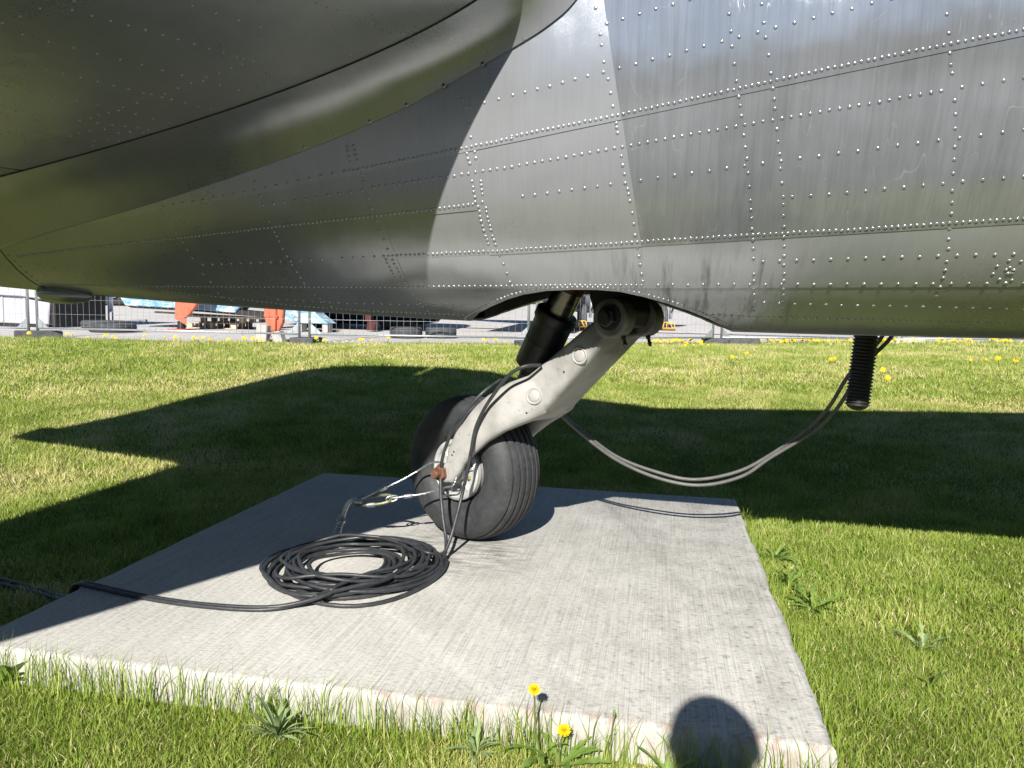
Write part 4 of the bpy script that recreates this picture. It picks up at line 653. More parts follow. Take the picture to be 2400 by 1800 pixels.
def dome(r, h, seg=8, rings=((1.0, -0.25), (0.97, 0.3), (0.72, 0.75), (0.38, 0.96))):
    V = [(r * k * math.cos(2 * math.pi * j / seg), r * k * math.sin(2 * math.pi * j / seg), h * q) for k, q in rings for j in range(seg)] + [(0, 0, h)]
    F = []
    for i in range(len(rings) - 1): F += [(i * seg + j, i * seg + (j + 1) % seg, (i + 1) * seg + (j + 1) % seg, (i + 1) * seg + j) for j in range(seg)]
    b = (len(rings) - 1) * seg; F += [(b + j, b + (j + 1) % seg, len(V) - 1) for j in range(seg)]
    return V, F
RIV_R, RIV_H = 0.0054, 0.0027
rv, rf = dome(RIV_R, RIV_H)
riv_me = {k: mesh('rivet', rv, rf) for k in ('paint', 'bare')}
for k, me in riv_me.items():
    me.materials.append(M[k]); me.polygons.foreach_set('use_smooth', np.ones(len(me.polygons), dtype=bool))
rl = []
for x, z in RIVETS:
    p, n, ob = on_skin(x, z); rl.append(((p - CAMP).length / max(0.15, abs(n.dot((CAMP - p).normalized()))) ** 0.5, p, n, ob))
rl.sort(key=lambda a: a[0])
def place(name, me, p, n, parent, spin=0.0):
    o = bpy.data.objects.new(name, me); COL.objects.link(o); o.parent = parent
    q = Vector((0, 0, 1)).rotation_difference(n)
    o.matrix_basis = Matrix.Translation(p) @ q.to_matrix().to_4x4() @ Matrix.Rotation(spin, 4, 'Z')
    return o
rest = {k: MB() for k in ('paint', 'bare')}
for i, (d, p, n, ob) in enumerate(rl):
    s = p.x * math.cos(TAU) + p.z * math.sin(TAU)
    k = 'bare' if ob in (panels[1], panels[4]) else 'paint'
    sz = random.uniform(0.9, 1.08); p = p + Vector((random.uniform(-1, 1), 0, random.uniform(-1, 1))) * 0.0006
    if i < 300:
        ro_ = place('rivet', riv_me[k], p, n, ob); ro_.scale = (sz, sz, sz)
    else:
        q = Vector((0, 0, 1)).rotation_difference(n)
        rest[k].add([p + q @ (Vector(v) * sz) for v in rv], rf)
for k, b in rest.items():
    if b.V:
        o = b.build('rivet_rows', M[k], aircraft); o['kind'] = 'stuff'
# tailplane underside rivets: flatter heads
b = MB(); sv_, sf_ = dome(0.0042, 0.0022, 7)
for x, y in STAB_RIVETS:
    z = float(z_low(x, y)); e = 1e-3
    n = Vector((float(z_low(x + e, y) - z_low(x - e, y)) / (2 * e), float(z_low(x, y + e) - z_low(x, y - e)) / (2 * e), -1)).normalized()
    q = Vector((0, 0, 1)).rotation_difference(n); b.add([Vector((x, y, z)) + q @ Vector(v) for v in sv_], sf_)
b.build('rivet_rows', M['paint'], aircraft)['kind'] = 'stuff'
# cross-slot screws along the fillet
V, F = dome(0.0078, 0.003, 12, ((1.0, -0.6), (1.0, 0.3), (0.8, 0.8), (0.55, 0.9)))
scr_me = mesh('screw', V, F); scr_me.materials.append(M['paint']); scr_me.materials.append(M['seal'])
bm = bmesh.new(); bm.from_mesh(scr_me)
for L in ((0.0042, 0.0013), (0.0013, 0.0042)):
    g_ = bmesh.ops.create_cube(bm, size=1.0); bmesh.ops.scale(bm, vec=(L[0] * 2, L[1] * 2, 0.0016), verts=g_['verts']); bmesh.ops.translate(bm, vec=(0, 0, 0.0028), verts=g_['verts'])
    for v in g_['verts']:
        for f in v.link_faces: f.material_index = 1
bm.to_mesh(scr_me); bm.free()
for x, z in SCREWS:
    p, n, ob = on_skin(x, z + 0.012)
    place('screw', scr_me, p + n * (0.0135 - 0.0052) - Vector((0, 0.0, 0)), n, fil, random.random() * 3)
# inspection disc low on the belly, far right
p, n, ob = on_skin(1.0, 1.09)

# ------------------------------------------------------------------ tail wheel unit, turned 28.7 degrees from straight
PSI = 0.50020647
O = Vector((-0.7818, 3.2358, 0.0)); E1 = Vector((math.cos(PSI), -math.sin(PSI), 0)); E2 = Vector((math.sin(PSI), math.cos(PSI), 0)); UP = Vector((0, 0, 1))
def W(s, z, t_=0.0): return O + E1 * s + E2 * t_ + UP * z
HUB = W(0, 0.311)
RT, AT = 0.3165, 0.1266
prof = []
rb = 0.40 * RT
for i in range(97):                          # superellipse section, t from inner bead round the tread
    th = -math.pi * 0.36 + (math.pi * 1.72) * i / 96
    c_, s_ = math.cos(th), math.sin(th); e_ = 2 / 2.6
    r_ = (RT + rb) / 2 + (RT - rb) / 2 * math.copysign(abs(s_) ** e_, s_); a_ = AT * math.copysign(abs(c_) ** e_, c_)
    if r_ > 0.27:                            # circumferential tread grooves
        for g0 in (-0.078, -0.047, -0.0165, 0.0165, 0.047, 0.078):
            if abs(a_ - g0) < 0.0035: r_ -= 0.010
    prof.append((r_, a_))
# finer sampling across the tread so the grooves have walls
fine = []
for (r0_, a0_), (r1_, a1_) in zip(prof[:-1], prof[1:]):
    fine.append((r0_, a0_))
tread = []
for i in range(0, 241):
    a_ = AT * 0.93 * (1 - 2 * i / 240)
    s_ = (1 - (abs(a_) / AT) ** 2.6) ** (1 / 2.6); r_ = (RT + rb) / 2 + (RT - rb) / 2 * s_
    for g0 in (-0.082, -0.050, -0.0175, 0.0175, 0.050, 0.082):
        d_ = abs(a_ - g0)
        if d_ < 0.0042: r_ -= 0.012
        elif d_ < 0.0065: r_ -= 0.003
    tread.append((r_, a_))
side = []
for i in range(0, 26):
    th = -math.pi * 0.36 + (math.pi * 0.36 + math.acos(0.93 ** 1.3)) * i / 26
    c_, s_ = math.cos(th), math.sin(th); e_ = 2 / 2.6
    r_ = (RT + rb) / 2 + (RT - rb) / 2 * math.copysign(abs(s_) ** e_, s_); a_ = AT * math.copysign(abs(c_) ** e_, c_)
    if 0.225 < r_ < 0.232 or 0.195 < r_ < 0.199: a_ += 0.0016
    side.append((r_, a_))
full = side + tread + [(r_, -a_) for r_, a_ in side[::-1]]
full = [(max(r_, rb * 0.97), a_) for r_, a_ in full]
mb = MB().lathe(full, HUB, E2, 96, ref=UP)
# flatten the contact patch and bulge the walls a little there
V2 = []
for v in mb.V:
    v = Vector(v); 
    if v.z < 0.035:
        k = (0.035 - v.z) / 0.045; out = (v - HUB).dot(E2); v = v + E2 * out * 0.07 * min(1, k); v.z = max(v.z, 0.0005 + 0.035 * max(0, v.z + 0.006) / 0.041 * 0.9)
    V2.append(v)
mb.V = V2
tyre = mb.build('tyre', M['rubber'], aircraft, sharp=50)
# rim: dished disc with six lightening pockets
RR = 0.122
near = -1
pr = [(RR * 1.09, -0.095), (RR * 1.07, -0.112), (RR * 1.02, -0.117), (RR * 0.96, -0.1205), (RR * 0.90, -0.117), (RR * 0.86, -0.108), (RR * 0.70, -0.104), (RR * 0.50, -0.106), (RR * 0.42, -0.122), (RR * 0.30, -0.126), (0.001, -0.126)]
mb = MB().lathe(pr, HUB, E2, 72, ref=UP)
mb.lathe([(r_, -h) for r_, h in pr], HUB, E2, 48, ref=UP)
mb.lathe([(rb * 1.02, -0.10), (rb * 1.02, 0.10)], HUB, E2, 48, ref=UP)
rim = mb.build('wheel_rim', M['rim'], aircraft, sharp=35)
mb = MB()
for k in range(6):                           # raised webs between pockets
    a = 2 * math.pi * k / 6 + 0.3; d = UP * math.cos(a) + E1 * math.sin(a)
    mb.bar(HUB - E2 * 0.109 + d * 0.045, HUB - E2 * 0.110 + d * 0.108, 0.020, 0.014, up=E2)
mb.build('spoke', M['rim'], rim, smooth=False, bevel=0.004)
for k in range(6):
    a = 2 * math.pi * k / 6 + 0.82; d = UP * math.cos(a) + E1 * math.sin(a)
    MB().lathe([(0.0075, -0.004), (0.0075, 0.006), (0.0045, 0.008), (0.0045, 0.014), (0.0, 0.014)], HUB - E2 * 0.107 + d * 0.082, -E2, 6).build('bolt', M['yellow_ring'] if k == 1 else M['zinc'], rim, sharp=30)
# axle and rusty nut
mb = MB().lathe([(0.020, -0.20), (0.020, 0.20)], HUB, E2, 20); mb.build('axle', M['dark'], aircraft)
mb = MB().lathe([(0.0, -0.0), (0.017, 0.0), (0.019, -0.004), (0.019, -0.020)], HUB - E2 * 0.216, -E2 * -1, 20)
mb.lathe([(0.034, 0.0), (0.034, 0.022), (0.030, 0.026), (0.0, 0.026)], HUB - E2 * 0.192, -E2, 6)
mb.lathe([(0.040, 0.0), (0.040, 0.005), (0.0, 0.005)], HUB - E2 * 0.188, -E2, 24)
mb.lathe([(0.019, 0.0), (0.019, 0.048), (0.015, 0.052), (0.0, 0.052)], HUB - E2 * 0.192, -E2, 16)
mb.build('axle_nut', M['rust'], rim, sharp=30)

# fork: one casting, grown as solid lumps and fused
def sweep(path, n=14, k=3.2):
    """path: (s, z, t, half width across the arm in the wheel plane, half thickness sideways)"""
    P = [W(s, z, t_) for s, z, t_, a, b_ in path]; V = []
    for i, p in enumerate(P):
        d = (P[min(i + 1, len(P) - 1)] - P[max(i - 1, 0)]).normalized()
        side_ = (E2 - d * E2.dot(d)).normalized(); up_ = side_.cross(d)
        a, b_ = path[i][3], path[i][4]
        for j in range(n):
            th = 2 * math.pi * j / n; c_, s_ = math.cos(th), math.sin(th)
            V.append(p + up_ * a * math.copysign(abs(c_) ** (2 / k), c_) + side_ * b_ * math.copysign(abs(s_) ** (2 / k), s_))
    m_ = len(P)
    F = [(i * n + j, i * n + (j + 1) % n, (i + 1) * n + (j + 1) % n, (i + 1) * n + j) for i in range(m_ - 1) for j in range(n)]
    F += [tuple(range(n))[::-1], tuple((m_ - 1) * n + j for j in range(n))]
    return V, F
def dens(path, n=5):
    out = []
    for a, b_ in zip(path[:-1], path[1:]):
        for k in range(n):
            out.append(tuple(a[i] + (b_[i] - a[i]) * k / n for i in range(5)))
    return out + [path[-1]]
fk = MB()
fk.add(*sweep(dens([(0.735, 0.950, 0, 0.047, 0.125), (0.64, 0.868, 0, 0.058, 0.122), (0.52, 0.765, 0, 0.070, 0.118), (0.42, 0.680, 0, 0.082, 0.118), (0.34, 0.630, 0, 0.085, 0.128)]), 20, 6))
for sg in (-1, 1):
    leg = [(0.42, 0.672, 0.070, 0.085, 0.055), (0.335, 0.632, 0.105, 0.090, 0.052), (0.255, 0.584, 0.140, 0.083, 0.042), (0.175, 0.522, 0.158, 0.076, 0.034), (0.110, 0.450, 0.166, 0.066, 0.029), (0.068, 0.385, 0.170, 0.052, 0.026), (0.046, 0.325, 0.171, 0.040, 0.024), (0.036, 0.275, 0.171, 0.018, 0.020)]
    fk.add(*sweep(dens([(s, z, t_ * sg, a, b_) for s, z, t_, a, b_ in leg]), 18, 2.6))
    # axle boss and lug ring
    fk.lathe([(0.0, -0.026), (0.040, -0.026), (0.040, 0.026), (0.0, 0.026)], W(0.018, 0.311, 0.170 * sg), E2, 24)
    fk.lathe([(0.0, -0.034), (0.072, -0.034), (0.072, 0.034), (0.0, 0.034)], W(0.764, 0.978, 0.102 * sg), E2, 36)
fk.add(*sweep(dens([(0.285, 0.700, 0, 0.035, 0.085), (0.325, 0.665, 0, 0.06, 0.11), (0.36, 0.62, 0, 0.06, 0.11)]), 18, 2.4))
me = mesh('fork', fk.V, fk.F)
tmp = link('fork_raw', me)
md = tmp.modifiers.new('r', 'REMESH'); md.mode = 'VOXEL'; md.voxel_size = 0.0055
ms = tmp.modifiers.new('s', 'SMOOTH'); ms.factor = 0.5; ms.iterations = 6
dg = bpy.context.evaluated_depsgraph_get(); dg.update()
fme = bpy.data.meshes.new_from_object(tmp.evaluated_get(dg)); fme.name = 'fork'
bpy.data.objects.remove(tmp)
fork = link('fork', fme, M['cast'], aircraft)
from mathutils.bvhtree import BVHTree
fbv = BVHTree.FromPolygons([v.co.copy() for v in fme.vertices], [tuple(p.vertices) for p in fme.polygons])
def on_fork(s, z, d=None):
    d = (d or E2).normalized(); hit = fbv.ray_cast(W(s, z) - d * 0.6, d); return hit[0], hit[1]
for s, z in ((0.630, 0.835), (0.428, 0.668)):       # round cast bosses on the near face
    hp, hn_ = on_fork(s, z)
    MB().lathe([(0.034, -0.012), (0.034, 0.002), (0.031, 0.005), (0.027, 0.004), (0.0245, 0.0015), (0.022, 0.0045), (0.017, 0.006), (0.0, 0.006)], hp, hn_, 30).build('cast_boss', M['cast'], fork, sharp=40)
hp, hn_ = on_fork(0.245, 0.655, E2 - UP * 0.55)
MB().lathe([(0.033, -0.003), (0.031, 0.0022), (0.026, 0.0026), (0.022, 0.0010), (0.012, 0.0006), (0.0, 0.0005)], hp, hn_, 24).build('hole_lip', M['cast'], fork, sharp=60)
MB().lathe([(0.021, 0.0014), (0.019, 0.0022), (0.0, 0.0022)], hp, hn_, 24).build('lightening_hole', M['dark'], fork)
for s, z in ((0.56, 0.77), (0.40, 0.60), (0.07, 0.41), (0.06, 0.395)):
    hp, hn_ = on_fork(s, z); MB().lathe([(0.0045, -0.001), (0.004, 0.0012), (0.0, 0.0012)], hp, hn_, 8).build('plug', M['dark'], fork)
# pivot pin with big hex head, washer, grease nipples
mb = MB().lathe([(0.024, -0.16), (0.024, 0.15)], W(0.764, 0.978), E2, 20)
mb.lathe([(0.046, 0.0), (0.046, 0.008), (0.0, 0.008)], W(0.764, 0.978, -0.136), -E2, 28)
mb.lathe([(0.035, 0.0), (0.035, 0.020), (0.030, 0.024), (0.0, 0.024)], W(0.764, 0.978, -0.144), -E2, 6)
mb.lathe([(0.020, 0.0), (0.020, 0.034), (0.0, 0.034)], W(0.764, 0.978, -0.144), -E2, 16)
mb.build('pivot_pin', M['dark'], fork, sharp=30)
for t_ in (-0.085, 0.09):
    MB().lathe([(0.009, 0.0), (0.009, 0.010), (0.006, 0.012), (0.006, 0.024), (0.009, 0.028), (0.004, 0.042), (0.0, 0.042)], W(0.792, 0.912, t_), -UP + E1 * 0.35, 10).build('grease_nipple', M['dark'], fork, sharp=40)
# rust on the sleeve between the lugs
MB().lathe([(0.031, -0.066), (0.034, -0.06), (0.034, 0.06), (0.031, 0.066)], W(0.764, 0.978), E2, 24).build('pivot_sleeve', M['rust'], fork)
# carrier bracket above the fork
mb = MB()
mb.prism([W(0.66, 0.955, -0.062), W(0.70, 0.93, -0.062), (W(0.80, 0.945, -0.062)), W(0.82, 1.0, -0.062), W(0.80, 1.06, -0.062), W(0.82, 1.28, -0.062), W(0.60, 1.28, -0.062), W(0.625, 1.05, -0.062)], E2 * 0.124)
mb.box(W(0.70, 1.16, 0), (0.26, 0.3, 0.12), Matrix.Rotation(-PSI, 3, 'Z'))
mb.build('carrier_bracket', M['black'], aircraft, smooth=False, bevel=0.006)
# shock strut
A0, A1 = W(0.296, 0.722), W(0.296 + 0.165 * 1.75, 0.722 + 0.31 * 1.75); ax = (A1 - A0).normalized(); Ls = (A1 - A0).length
mb = MB().lathe([(0.0, 0.0), (0.040, 0.0), (0.044, 0.02), (0.044, 0.045), (0.070, 0.050), (0.0765, 0.056), (0.0790, 0.066), (0.0790, 0.165), (0.0797, 0.166), (0.0797, 0.170), (0.0785, 0.171), (0.0785, 0.255), (0.082, 0.262), (0.086, 0.268), (0.086, 0.300), (0.080, 0.306), (0.062, 0.308), (0.0, 0.308)], A0, ax, 48)
strut = mb.build('strut_sleeve', M['black'], aircraft, sharp=35)
MB().lathe([(0.058, 0.30), (0.058, Ls)], A0, ax, 40).build('strut_tube', M['steel'], strut)
MB().lathe([(0.0585, 0.405), (0.062, 0.406), (0.062, 0.432), (0.0585, 0.433)], A0, ax, 40).build('red_band', M['redband'], strut, sharp=30)
mb = MB()
for sg in (-1, 1): mb.bar(W(0.285, 0.700, 0.03 * sg), W(0.315, 0.765, 0.03 * sg), 0.02, 0.045, up=E1)
mb.lathe([(0.012, -0.055), (0.012, 0.055)], W(0.297, 0.727), E2, 12)
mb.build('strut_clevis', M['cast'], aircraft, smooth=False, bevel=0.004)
# frame rim inside the wheel opening
for far in (0, 1):
    mb = MB(); pts = []
    ss = np.linspace(CUT_S[0] + 0.01, CUT_S[-1] - 0.01, 60); pc = phi_cut(ss)
    Pi = np.array([spt(np.array([a]), np.array([b_]))[0] for a, b_ in zip(ss, pc)])
    V = []; F = []
    for i, p in enumerate(Pi):
        n_ = nrm(np.array(p[0]), np.array(p[2])); 
        if not np.isfinite(n_).all(): n_ = np.array([0, -0.7, -0.7])
        for d, u in ((0.003, 0.0), (0.035, 0.002), (0.037, 0.012), (0.005, 0.012)):
            q = p - n_ * d + np.array([0, 0, u]); V.append((q[0], 2 * YC - q[1] if far else q[1], q[2]))
    for i in range(len(Pi) - 1): F += [(i * 4 + j, i * 4 + (j + 1) % 4, (i + 1) * 4 + (j + 1) % 4, (i + 1) * 4 + j) for j in range(4)]
    mb.add(V, F).build('opening_rim', M['dark'], aircraft, sharp=40)
# bay bulkheads: they close the wheel opening inside the fuselage
mb = MB()
for sx_ in (-0.95, 0.75):
    ph = np.linspace(-math.pi / 2, math.pi / 2, 24); P = spt(np.full(24, sx_), ph); P[:, 1] = YC - (YC - P[:, 1]) * 0.985
    ring = [tuple(p) for p in P] + [(p[0], 2 * YC - p[1], p[2]) for p in P[::-1]]
    mb.add(ring, [tuple(range(len(ring)))])
mb.build('bulkhead', M['dark'], aircraft, smooth=False)
# ------------------------------------------------------------------ things on and around the slab
# anchor eye bolt cast into the slab
ab = empty('anchor_bolt', (-1.338, 3.043, 0)); tag(ab, 'bent steel anchor bolt with spring standing on the slab behind the coiled cable', 'anchor bolt')
Q = [Vector(p) for p in ((-1.341, 3.043, -0.01), (-1.334, 3.043, 0.023), (-1.321, 3.043, 0.058), (-1.309, 3.043, 0.086), (-1.299, 3.043, 0.118), (-1.286, 3.043, 0.149), (-1.268, 3.043, 0.170), (-1.242, 3.043, 0.172))]
MB().tube(smoothline(Q, 5), [0.0095] * 36, 12).build('shank', M['zinc'], ab)
d = (Q[2] - Q[0]).normalized(); a_ = d.orthogonal().normalized(); b_ = d.cross(a_)
MB().tube([Q[0] + d * (0.006 + 0.074 * i / 84) + (a_ * math.cos(i * 0.52) + b_ * math.sin(i * 0.52)) * 0.0135 for i in range(85)], 0.0032, 6).build('spring', M['zinc'], ab)
MB().lathe([(0.0, 0.0), (0.020, 0.0), (0.020, 0.007), (0.0, 0.007)], Q[2] + d * 0.02, d, 20).lathe([(0.0, 0.007), (0.0175, 0.007), (0.0175, 0.023), (0.0, 0.023)], Q[2] + d * 0.02, d, 6).build('nut', M['zinc'], ab, sharp=30)
MB().lathe([(0.0, 0.006), (0.030, 0.006), (0.042, 0.003), (0.046, -0.003)], (-1.338, 3.043, 0.0), UP, 24).build('base_washer', M['rust'], ab, sharp=30)
eye = [Vector((-1.242 + 0.0, 3.043, 0.172)) + Vector((0.016 * math.cos(t_) , 0.02 * math.sin(t_), -0.004 * math.cos(t_))) for t_ in np.linspace(0, 2 * math.pi, 20)]
MB().tube(eye, 0.0075, 8).build('eye', M['zinc'], ab)
# carabiner
c0, c1 = Vector((-1.245, 3.046, 0.166)), Vector((-1.090, 3.052, 0.190)); dx = (c1 - c0).normalized(); dy_ = Vector((0, 1, 0.5)).normalized()
L_ = (c1 - c0).length
pts = []
for i in range(41):
    t_ = 2 * math.pi * i / 40; k = 2 / 2.8
    pts.append((c0 + c1) / 2 + dx * (L_ / 2 * math.copysign(abs(math.cos(t_)) ** k, math.cos(t_))) + dy_ * (0.030 * math.copysign(abs(math.sin(t_)) ** k, math.sin(t_))))
cb = empty('carabiner', (-1.17, 3.05, 0.17)); tag(cb, 'olive drab carabiner linking the anchor bolt to the wire rope', 'carabiner')
MB().tube(pts, 0.0072, 10).build('body', M['olive'], cb)
MB().lathe([(0.0, 0.0), (0.0105, 0.0), (0.0105, 0.035), (0.0, 0.035)], (c0 + c1) / 2 - dy_ * 0.030 - dx * 0.02, dx, 12).build('screw_gate', M['zinc'], cb, sharp=30)
# wire rope lanyard from the carabiner to the wheel hub and back
wr = empty('wire_rope', (-1.09, 3.05, 0.19)); tag(wr, 'pale wire rope lanyard from the carabiner round the wheel hub', 'wire rope')
p1 = smoothline([(-1.245, 3.05, 0.172), (-1.20, 3.055, 0.192), (-1.14, 3.085, 0.222), (-1.06, 3.115, 0.262), (-0.999, 3.138, 0.300), (-0.942, 3.107, 0.338), (-0.90, 3.085, 0.352), (-0.86, 3.062, 0.345), (-0.835, 3.055, 0.31)], 8)
p2 = smoothline([(-1.10, 3.052, 0.190), (-1.05, 3.062, 0.197), (-0.98, 3.085, 0.207), (-0.92, 3.085, 0.225), (-0.86, 3.062, 0.25), (-0.82, 3.042, 0.266), (-0.805, 3.045, 0.30)], 8)
for p in (p1, p2):
    o = MB()
    for st in range(3):                    # three laid strands
        q = []
        for i, v in enumerate(p):
            an = i * 0.75 + st * 2.094; q.append(v + Vector((0.2, math.cos(an), math.sin(an))) * 0.0021)
        o.tube(q, 0.0029, 6)
    o.build('strand', M['zinc'], wr)
for q, e_ in ((p1[14], p1[20]), (p2[9], p2[14])):
    MB().lathe([(0.0, 0.0), (0.0085, 0.002), (0.0095, 0.006), (0.0095, 0.034), (0.0085, 0.038), (0.0, 0.040)], q, (e_ - q), 14).build('ferrule', M['zinc'], wr)
loop = [Vector((-1.088, 3.052, 0.190)) + Vector((0.026 * math.cos(t_), 0.011 * math.sin(t_), 0.010 * math.sin(t_) + 0.004 * math.cos(t_))) for t_ in np.linspace(0, 2 * math.pi, 20)]
MB().tube(loop, 0.0042, 7).build('thimble', M['zinc'], wr)

# cable coil on the slab, its leads to the fork and into the grass
CR = 0.0072
rg = np.random.default_rng(5)
turns = 18; pts = []; cx, cy = -1.105, 2.685
rad = rg.uniform(0.185, 0.325, turns + 1); rad[0] = 0.335; rad[3] = 0.33; rad[9] = 0.335; rad[[5, 11, 15]] = (0.165, 0.15, 0.17)
off = rg.normal(0, 0.026, (turns + 2, 2)); off[4] = (-0.095, 0.02); off[5] = (-0.05, 0.05); off[12] = (0.05, 0.05); off[8] = (-0.06, -0.03)
ecc = rg.normal(0, 0.11, turns + 2); ea = rg.uniform(0, 6.28, turns + 2)
hn = rg.normal(0, 1, (turns + 2, 4))
steps = 44
for i in range(turns * steps):
    k = i / steps; j = int(k); f = k - j; f = f * f * (3 - 2 * f)
    L_2 = lambda a: a[j] * (1 - f) + a[j + 1] * f
    ox, oy = L_2(off); e_ = L_2(ecc); an0 = L_2(ea); an = 2 * math.pi * k + 0.55
    rr = L_2(rad) * (1 + e_ * math.cos(2 * (an - an0)) + 0.03 * math.sin(3 * an + hn[j][0]))
    x_, y_ = cx + ox + rr * math.cos(an), cy + oy + rr * 1.05 * math.sin(an)
    d_ = math.hypot(x_ - cx, (y_ - cy) / 1.05)
    lift = 0.0030 * j * max(0.25, 1 - max(0, d_ - 0.26) / 0.14)
    z = CR + lift * (0.8 + 0.3 * math.sin(2 * an + hn[j][1])) + 0.004 * max(0, math.sin(3 * an + hn[j][2]))
    pts.append(Vector((x_, y_, max(CR, z))))
# lead running left off the slab and through the grass
tailp = smoothline([pts[-1], (-0.90, 2.60, 0.060), (-0.972, 2.52, 0.058), (-1.042, 2.425, 0.045), (-1.129, 2.30, 0.018), (-1.245, 2.232, CR), (-1.469, 2.214, CR), (-1.689, 2.235, CR), (-1.90, 2.275, 0.010), (-1.99, 2.30, 0.0), (-2.06, 2.32, -0.065), (-2.3, 2.40, -0.08), (-2.8, 2.5, -0.085)], 8)
tail2 = smoothline([(-1.02, 2.37, 0.05), (-1.10, 2.295, 0.03), (-1.23, 2.245, 0.012), (-1.46, 2.231, CR), (-1.689, 2.252, CR), (-1.90, 2.292, 0.010), (-1.985, 2.318, 0.0), (-2.06, 2.34, -0.065), (-2.3, 2.43, -0.08), (-2.8, 2.56, -0.085)], 8)
cc = empty('cable_coil', (cx, cy, 0)); tag(cc, 'coil of black cable lying on the concrete slab', 'cable coil')
MB().tube(pts + tailp[1:], CR, 9).build('cable', M['cable'], cc)
MB().tube([pts[0] + Vector((0.0, 0, 0.0))] + smoothline([pts[2], (-0.90, 2.50, 0.05), (-0.96, 2.42, 0.052)] + [tuple(v) for v in tail2[2:]], 2), CR, 9).build('cable', M['cable'], cc)
# two leads that climb from the coil over the fork
A_ = [(-0.44, 2.90, 0.79), (-0.50, 2.862, 0.785), (-0.562, 2.876, 0.747), (-0.617, 2.906, 0.679), (-0.664, 2.932, 0.611), (-0.705, 2.954, 0.526), (-0.724, 2.965, 0.436), (-0.74, 2.974, 0.353), (-0.76, 2.985, 0.267), (-0.774, 2.953, 0.177), (-0.792, 2.916, 0.082), (-0.811, 2.872, 0.030), (-0.855, 2.82, 0.045), (-0.93, 2.87, 0.05)]
B_ = [(-0.62, 3.06, 0.72), (-0.68, 3.00, 0.672), (-0.735, 2.985, 0.612), (-0.774, 2.992, 0.562), (-0.809, 3.011, 0.52), (-0.839, 3.028, 0.456), (-0.866, 3.042, 0.377), (-0.874, 3.047, 0.299), (-0.859, 3.006, 0.218), (-0.836, 2.964, 0.133), (-0.814, 2.927, 0.07), (-0.802, 2.872, 0.028), (-0.80, 2.76, 0.02), (-0.86, 2.60, 0.05)]
for q in (A_, B_): MB().tube(smoothline(q, 6), CR, 9).build('fork_lead', M['cable'], cc)
# two cables hanging from the fuselage to the fork
H1 = [(-0.56, 3.24, 0.70), (-0.50, 3.29, 0.64), (-0.425, 3.32, 0.567), (-0.337, 3.38, 0.48), (-0.173, 3.44, 0.353), (0.014, 3.46, 0.286), (0.177, 3.46, 0.263), (0.352, 3.44, 0.311), (0.481, 3.42, 0.394), (0.615, 3.36, 0.521), (0.688, 3.3, 0.629), (0.738, 3.24, 0.759), (0.792, 3.2, 0.845), (0.84, 3.18, 0.923), (0.87, 3.16, 1.02)]
H2 = [(-0.56, 3.22, 0.69), (-0.50, 3.27, 0.63), (-0.422, 3.3, 0.559), (-0.335, 3.36, 0.469), (-0.171, 3.42, 0.342), (0.015, 3.44, 0.265), (0.197, 3.44, 0.243), (0.37, 3.42, 0.296), (0.488, 3.4, 0.392), (0.647, 3.34, 0.525), (0.719, 3.28, 0.633), (0.767, 3.22, 0.761), (0.812, 3.18, 0.847), (0.868, 3.16, 0.924), (0.90, 3.14, 1.02)]
for q, lb in ((H1, 'upper of two thin cables sagging from the belly to the fork'), (H2, 'lower of two thin cables sagging from the belly to the fork')):
    tag(MB().tube(smoothline(q, 8), 0.0078, 9).build('hanging_cable', M['cable_grey']), lb, 'cable')
# corrugated hose hanging from the belly
pr_ = []
n_ = 26
for i in range(n_ * 6 + 1):
    u = i / 6; pr_.append((0.0415 + 0.0038 * math.cos(2 * math.pi * u), 0.33 * i / (n_ * 6)))
pr_ += [(0.039, 0.332), (0.030, 0.343), (0.016, 0.350), (0.0, 0.352)]
top = Vector((0.759, 3.06, 1.0)); dn = (Vector((0.736, 3.06, 0.645)) - top)
tag(MB().lathe(pr_, top, dn, 28).build('drain_hose', M['black']), 'black corrugated hose hanging down from the aircraft belly', 'hose')
